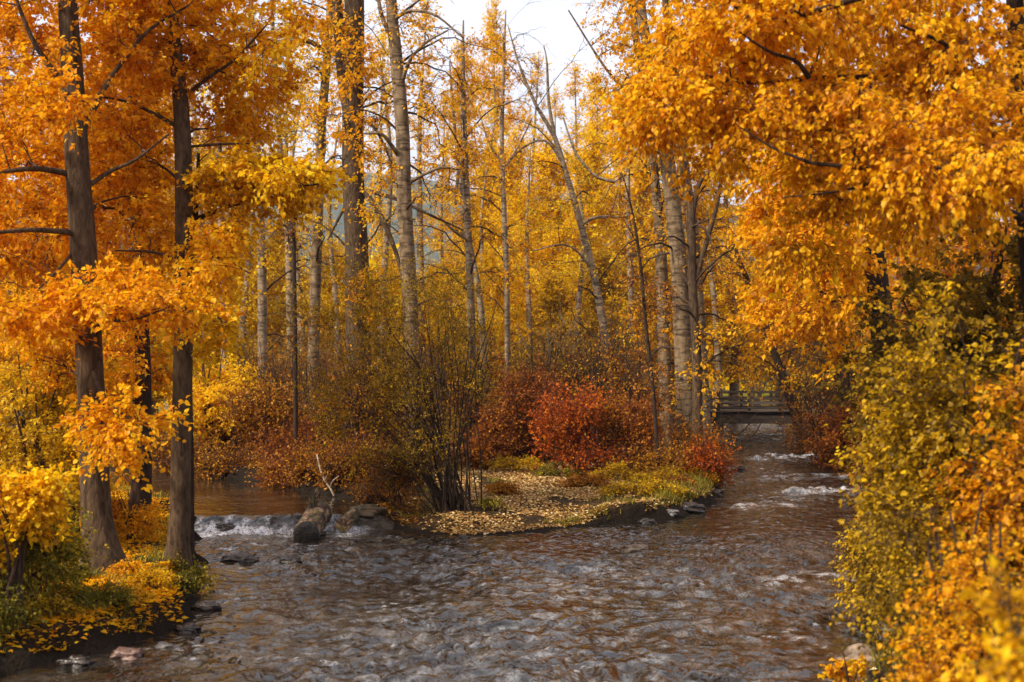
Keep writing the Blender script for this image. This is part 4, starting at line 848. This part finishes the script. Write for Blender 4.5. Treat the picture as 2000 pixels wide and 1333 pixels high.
bgt = [
 (0, 905, 66, 110, 'narrow gold poplar with pointed top left of the sky gap', 'gold', 1.0), (1, 962, 70, 45, 'tallest gold poplar in the centre of the skyline', 'gold', .85),
 (2, 1045, 70, 100, 'sparse gold poplar right of the tallest one on the skyline', 'gold', 1.1), (2, 1085, 76, 170, 'thin-crowned poplar with a rounded top in the sky gap', 'gold', 1.0),
 (2, 1125, 66, 120, 'sparse poplar at the right side of the sky gap', 'gold', 1.1), (0, 1165, 60, 170, 'tall poplar merging into the right canopy below the sky', 'lemon', 1.0),
 (2, 866, 62, 170, 'wispy poplar at the left side of the sky gap', 'gold', .7), (2, 825, 58, -20, 'tall wispy poplar behind the smooth tan trunk', 'gold', 1.2),
 (3, 1000, 58, 300, 'broad gold tree glowing left of centre below the skyline poplars', 'lemon', 1.0), (3, 1070, 56, 310, 'broad gold tree glowing in the photo centre', 'lemon', 1.1),
 (3, 955, 60, 330, 'bright round gold tree beside the hill gap', 'lemon', .7), (3, 1150, 54, 300, 'yellow tree behind the bent poplar', 'lemon', 1.0), (1, 1210, 58, 200, 'yellow tree behind the slender dark sapling', 'lemon', 1.0),
 (4, 960, 50, 520, 'low brilliant yellow tree behind the short poplar trunks', 'lemon', .7), (4, 855, 62, 545, 'low brilliant yellow tree under the hill gap', 'lemon', 1.0), (4, 760, 58, 520, 'low yellow tree between the thick dark and tan trunks', 'lemon', .9),
 (4, 650, 60, 500, 'low yellow tree under the left glimpse of the hill', 'lemon', 1.0), (4, 550, 56, 470, 'rounded yellow tree behind the grey poplar', 'lemon', 1.0), (3, 470, 58, 400, 'amber tree behind the slim whitish poplar', 'gold', .9),
 (3, 400, 60, 300, 'amber tree behind the hidden whitish poplar', 'gold', 1.0), (1, 330, 56, 120, 'tall orange tree behind the straight brown cottonwood', 'gold', 1.1), (1, 230, 52, 60, 'tall orange tree behind the left canopy between the near trunks', 'amber', 1.2),
 (1, 120, 50, 80, 'tall orange tree behind the big leaning cottonwood', 'amber', 1.2), (1, 20, 48, 60, 'tall orange tree at the far left edge', 'amber', 1.3), (2, 470, 62, 60, 'thin gold poplar left of the sky glimpse behind the bough', 'lemon', 1.1),
 (2, 560, 60, 20, 'thin gold poplar right of the sky glimpse behind the bough', 'lemon', 1.1), (2, 745, 60, 60, 'thin poplar in the gap between the thick dark and tan trunks', 'lemon', 1.0),
 (3, 1260, 56, 330, 'amber tree seen through the banded trunk cluster', 'lemon', 1.0), (1, 1330, 60, 150, 'tall amber tree behind the banded trunk cluster', 'gold', 1.1), (1, 1430, 58, 180, 'tall amber tree above the footbridge', 'gold', 1.3),
 (1, 1530, 62, 150, 'tall orange tree behind the leaning brown tree', 'amber', 1.3), (1, 1640, 56, 120, 'tall orange tree behind the upright dark trunk', 'amber', 1.4), (1, 1760, 52, 120, 'tall orange tree behind the thick dark right tree', 'amber', 1.4),
 (1, 1880, 48, 120, 'tall orange tree behind the olive shaded shrub', 'amber', 1.4), (1, 1990, 46, 100, 'tall orange tree at the far right edge', 'amber', 1.4),
 (4, 1400, 88, 540, 'low olive tree beyond the left end of the footbridge', 'lime', 1.1), (4, 1520, 92, 540, 'low olive tree beyond the middle of the footbridge', 'olive', 1.3), (4, 1080, 52, 560, 'low yellow-olive tree behind the crimson dogwood', 'lime', 1.0), (4, 1180, 50, 520, 'low gold tree behind the yellow-brown thicket', 'lime', 1.0),
 (4, 300, 44, 560, 'low gold tree across the pool between the near trunks', 'lemon', 1.1), (4, 180, 42, 560, 'low amber tree across the pool behind the leaning cottonwood', 'gold', 1.1), (4, 60, 40, 560, 'low amber tree across the pool at far left', 'gold', 1.1), (4, 400, 48, 560, 'low gold tree across the pool right of the straight cottonwood', 'lemon', .9),
 (5, 592, 50, 120, 'slim bare-topped pale poplar right of the grey poplar', 'gold', 1.0), (5, 662, 54, 200, 'slim pale stem just left of the thick dark trunk', 'gold', 1.0), (5, 742, 48, 60, 'slim pale poplar in the gap between the thick dark and tan trunks', 'gold', 1.0),
 (5, 1036, 50, 270, 'thin pale poplar between the white slender poplar and the bent one', 'gold', 1.0), (5, 1122, 49, 260, 'thin pale poplar crossing behind the bent poplar', 'gold', 1.0),
 (5, 1236, 47, 80, 'thin pale poplar left of the banded trunk cluster', 'gold', 1.0), (5, 1405, 50, 200, 'thin pale poplar right of the dark forked trunk', 'gold', 1.0), (5, 470, 46, 150, 'thin pale poplar left of the grey poplar', 'gold', 1.0), (5, 960, 54, 240, 'thin pale poplar behind the mottled poplar', 'gold', 1.0),
]
for k, px, D, top, lab, mt, ws in bgt: place(k, px, D, top, lab, mt, ws)
for pr in PZ:
    for ch in list(pr['root'].children): bpy.data.objects.remove(ch)
    bpy.data.objects.remove(pr['root'])
# wood far behind: one mass
N = 46000
xs = rng.uniform(-75, 75, N); ys = 95 + rng.random(N) * 30
top = 9 + 3.5 * perlin(xs * .12, ys * 0 + 3, 80) + 2 * perlin(xs * .5, ys * .5, 81)
top = top * (1 - .50 * np.exp(-((xs / ys * F + 1000 - 860) / 55) ** 2) - .2 * np.exp(-((xs / ys * F + 1000 - 620) / 45) ** 2))
zs = .3 + top * rng.random(N) ** .8
V, q, a = leaves(np.stack([xs, ys, zs], -1), rng.normal(0, 1, (N, 3)), rng.normal(0, 1, (N, 3)), rng.uniform(.35, .8, N), np.clip(.5 + .5 * perlin(xs * .3, ys * .3 + zs * .4, 82) + rng.normal(0, .15, N), 0, 1), 'lo')
tag(mesh_obj('distant_wood', V, q, LM['lemon'], None, False, {'v': a}), 'far-off golden wood on the meadow edge', None, kind='stuff')

# ================================================================== LITTER AND GRASS
def scatter(n, x0, x1, y0, y1, dens):
    x = rng.uniform(x0, x1, n); y = rng.uniform(y0, y1, n); w = wdist(x, y); k = (w > .05) & (rng.random(n) < dens(x, y, w)); return x[k], y[k]
def litter(name, label, x, y, size, mt='litter'):
    n = len(x); z = ground(x, y) + .012 + .012 * rng.random(n)
    a = rng.uniform(0, 6.28, n); ax = np.stack([np.cos(a), np.sin(a), rng.normal(0, .25, n)], -1); up = unit(np.stack([rng.normal(0, .35, n), rng.normal(0, .35, n), np.ones(n)], -1))
    V, q, at = leaves(np.stack([x, y, z], -1), ax, up, size * rng.uniform(.6, 1.2, n), np.clip(rng.normal(.55, .25, n), 0, 1), 'lo')
    return tag(mesh_obj(name, V, q, LM[mt], None, False, {'v': a if False else at}), label, None, kind='stuff')
x, y = scatter(110000, -3, 6, 22.5, 34, lambda x, y, w: .75 * (.12 + .88 * sstep(-1.7, -.9, x)) * sstep(-.35, .25, fbm(x * .7, y * .7, 90, 3) + .35 * np.exp(-((x - .3) / 2.2) ** 2)))
litter('fallen_leaves', 'golden fallen leaves carpeting the island path', x, y, .075)
x, y = scatter(90000, -11, -3.6, 12.5, 26, lambda x, y, w: .9 * sstep(-.5, .2, fbm(x * .7, y * .7, 91, 3) + .1))
litter('fallen_leaves', 'orange fallen leaves on the left bank', x, y, .08, 'amber')
x, y = scatter(50000, -14, -1.8, 24.4, 37, lambda x, y, w: .9 * (w < 1.6))
litter('fallen_leaves', 'russet fallen leaves heaped along the far pool shore', x, y, .08, 'rust')
x, y = scatter(20000, 3, 12, 9, 40, lambda x, y, w: .6 + 0 * x)
litter('fallen_leaves', 'amber fallen leaves on the right bank', x, y, .07)
x, y = scatter(40000, -22, 12, 30, 55, lambda x, y, w: .6 + 0 * x)
litter('fallen_leaves', 'brown and gold fallen leaves under the trees behind', x, y, .10)
def grass(label, x, y, hgt):
    n = len(x); z = ground(x, y) - .01; a = rng.uniform(0, 6.28, n)
    ax = unit(np.stack([np.cos(a) * .45, np.sin(a) * .45, np.ones(n)], -1)); s = np.stack([-np.sin(a), np.cos(a), np.zeros(n)], -1) * .006
    h_ = (hgt * rng.uniform(.5, 1.3, n))[:, None]; b = np.stack([x, y, z], -1); bend = np.stack([np.cos(a), np.sin(a), -.4 * np.ones(n)], -1) * h_ * .35
    V = np.stack([b - s, b + s, b + ax * h_ * .55 + s * .7, b + ax * h_ * .55 - s * .7, b + ax * h_ + bend], 1).reshape(-1, 3)
    i = (np.arange(n) * 5)[:, None]; tr = np.concatenate([i + np.array([0, 1, 2]), i + np.array([0, 2, 3]), i + np.array([3, 2, 4])])
    return tag(mesh_obj('grass', V, tr, LM['grass'], None, False, {'v': np.repeat(np.clip(rng.normal(.5, .25, n), 0, 1), 5)}), label, None, kind='stuff')
x, y = scatter(55000, -11, -3.6, 12, 26, lambda x, y, w: .9 * sstep(.0, .4, fbm(x * .8, y * .8, 95, 3) + .25 * sstep(1.2, .2, w)))
grass('green grass and sprigs on the left bank', x, y, .16)
x, y = scatter(60000, -3, 6, 23, 33, lambda x, y, w: .9 * sstep(.05, .4, fbm(x * .8, y * .8, 96, 3) + .18 * sstep(1.2, 2.6, x) + .05 * sstep(28, 31, y) - .35 * np.exp(-((x - .3) / 1.5) ** 2)))
k = rng.random(len(x)) < .45
xe, ye = scatter(160000, .5, 8, 23, 40, lambda x, y, w: .9 * (w < .42) * sstep(-.2, .2, perlin(x * 2.1, y * 2.1, 97)))
grass('overhanging olive grass fringing the undercut island bank', xe, ye, .15)
litter('fallen_leaves', 'dull brown leaves caught on the island bank edge', xe[::3], ye[::3], .07, 'rust'); grass('yellow-green grass on the island', x[k], y[k], .12)
x, y = scatter(60000, 3, 9.5, 9, 34, lambda x, y, w: .8 + 0 * x)
grass('long grass down the right bank', x, y, .28)

# ================================================================== HAZE
hv = np.array([(x, y, z) for z in (-8.0, 260.0) for x, y in ((-3200, -1600), (3200, -1600), (3200, 4200), (-3200, 4200))], float)
hm, t, out = nodes('haze_air'); pv = t.nodes.new('ShaderNodeVolumePrincipled'); pv.inputs['Density'].default_value = .00016; pv.inputs['Color'].default_value = (.80, .86, 1, 1)
pv.inputs['Anisotropy'].default_value = .2
t.links.new(pv.outputs[0], out.inputs['Volume'])
tag(mesh_obj('haze', hv, np.array([(0,3,2,1),(4,5,6,7),(0,1,5,4),(1,2,6,5),(2,3,7,6),(3,0,4,7)]), hm), 'thin blue haze in the air of the valley', None, kind='stuff')
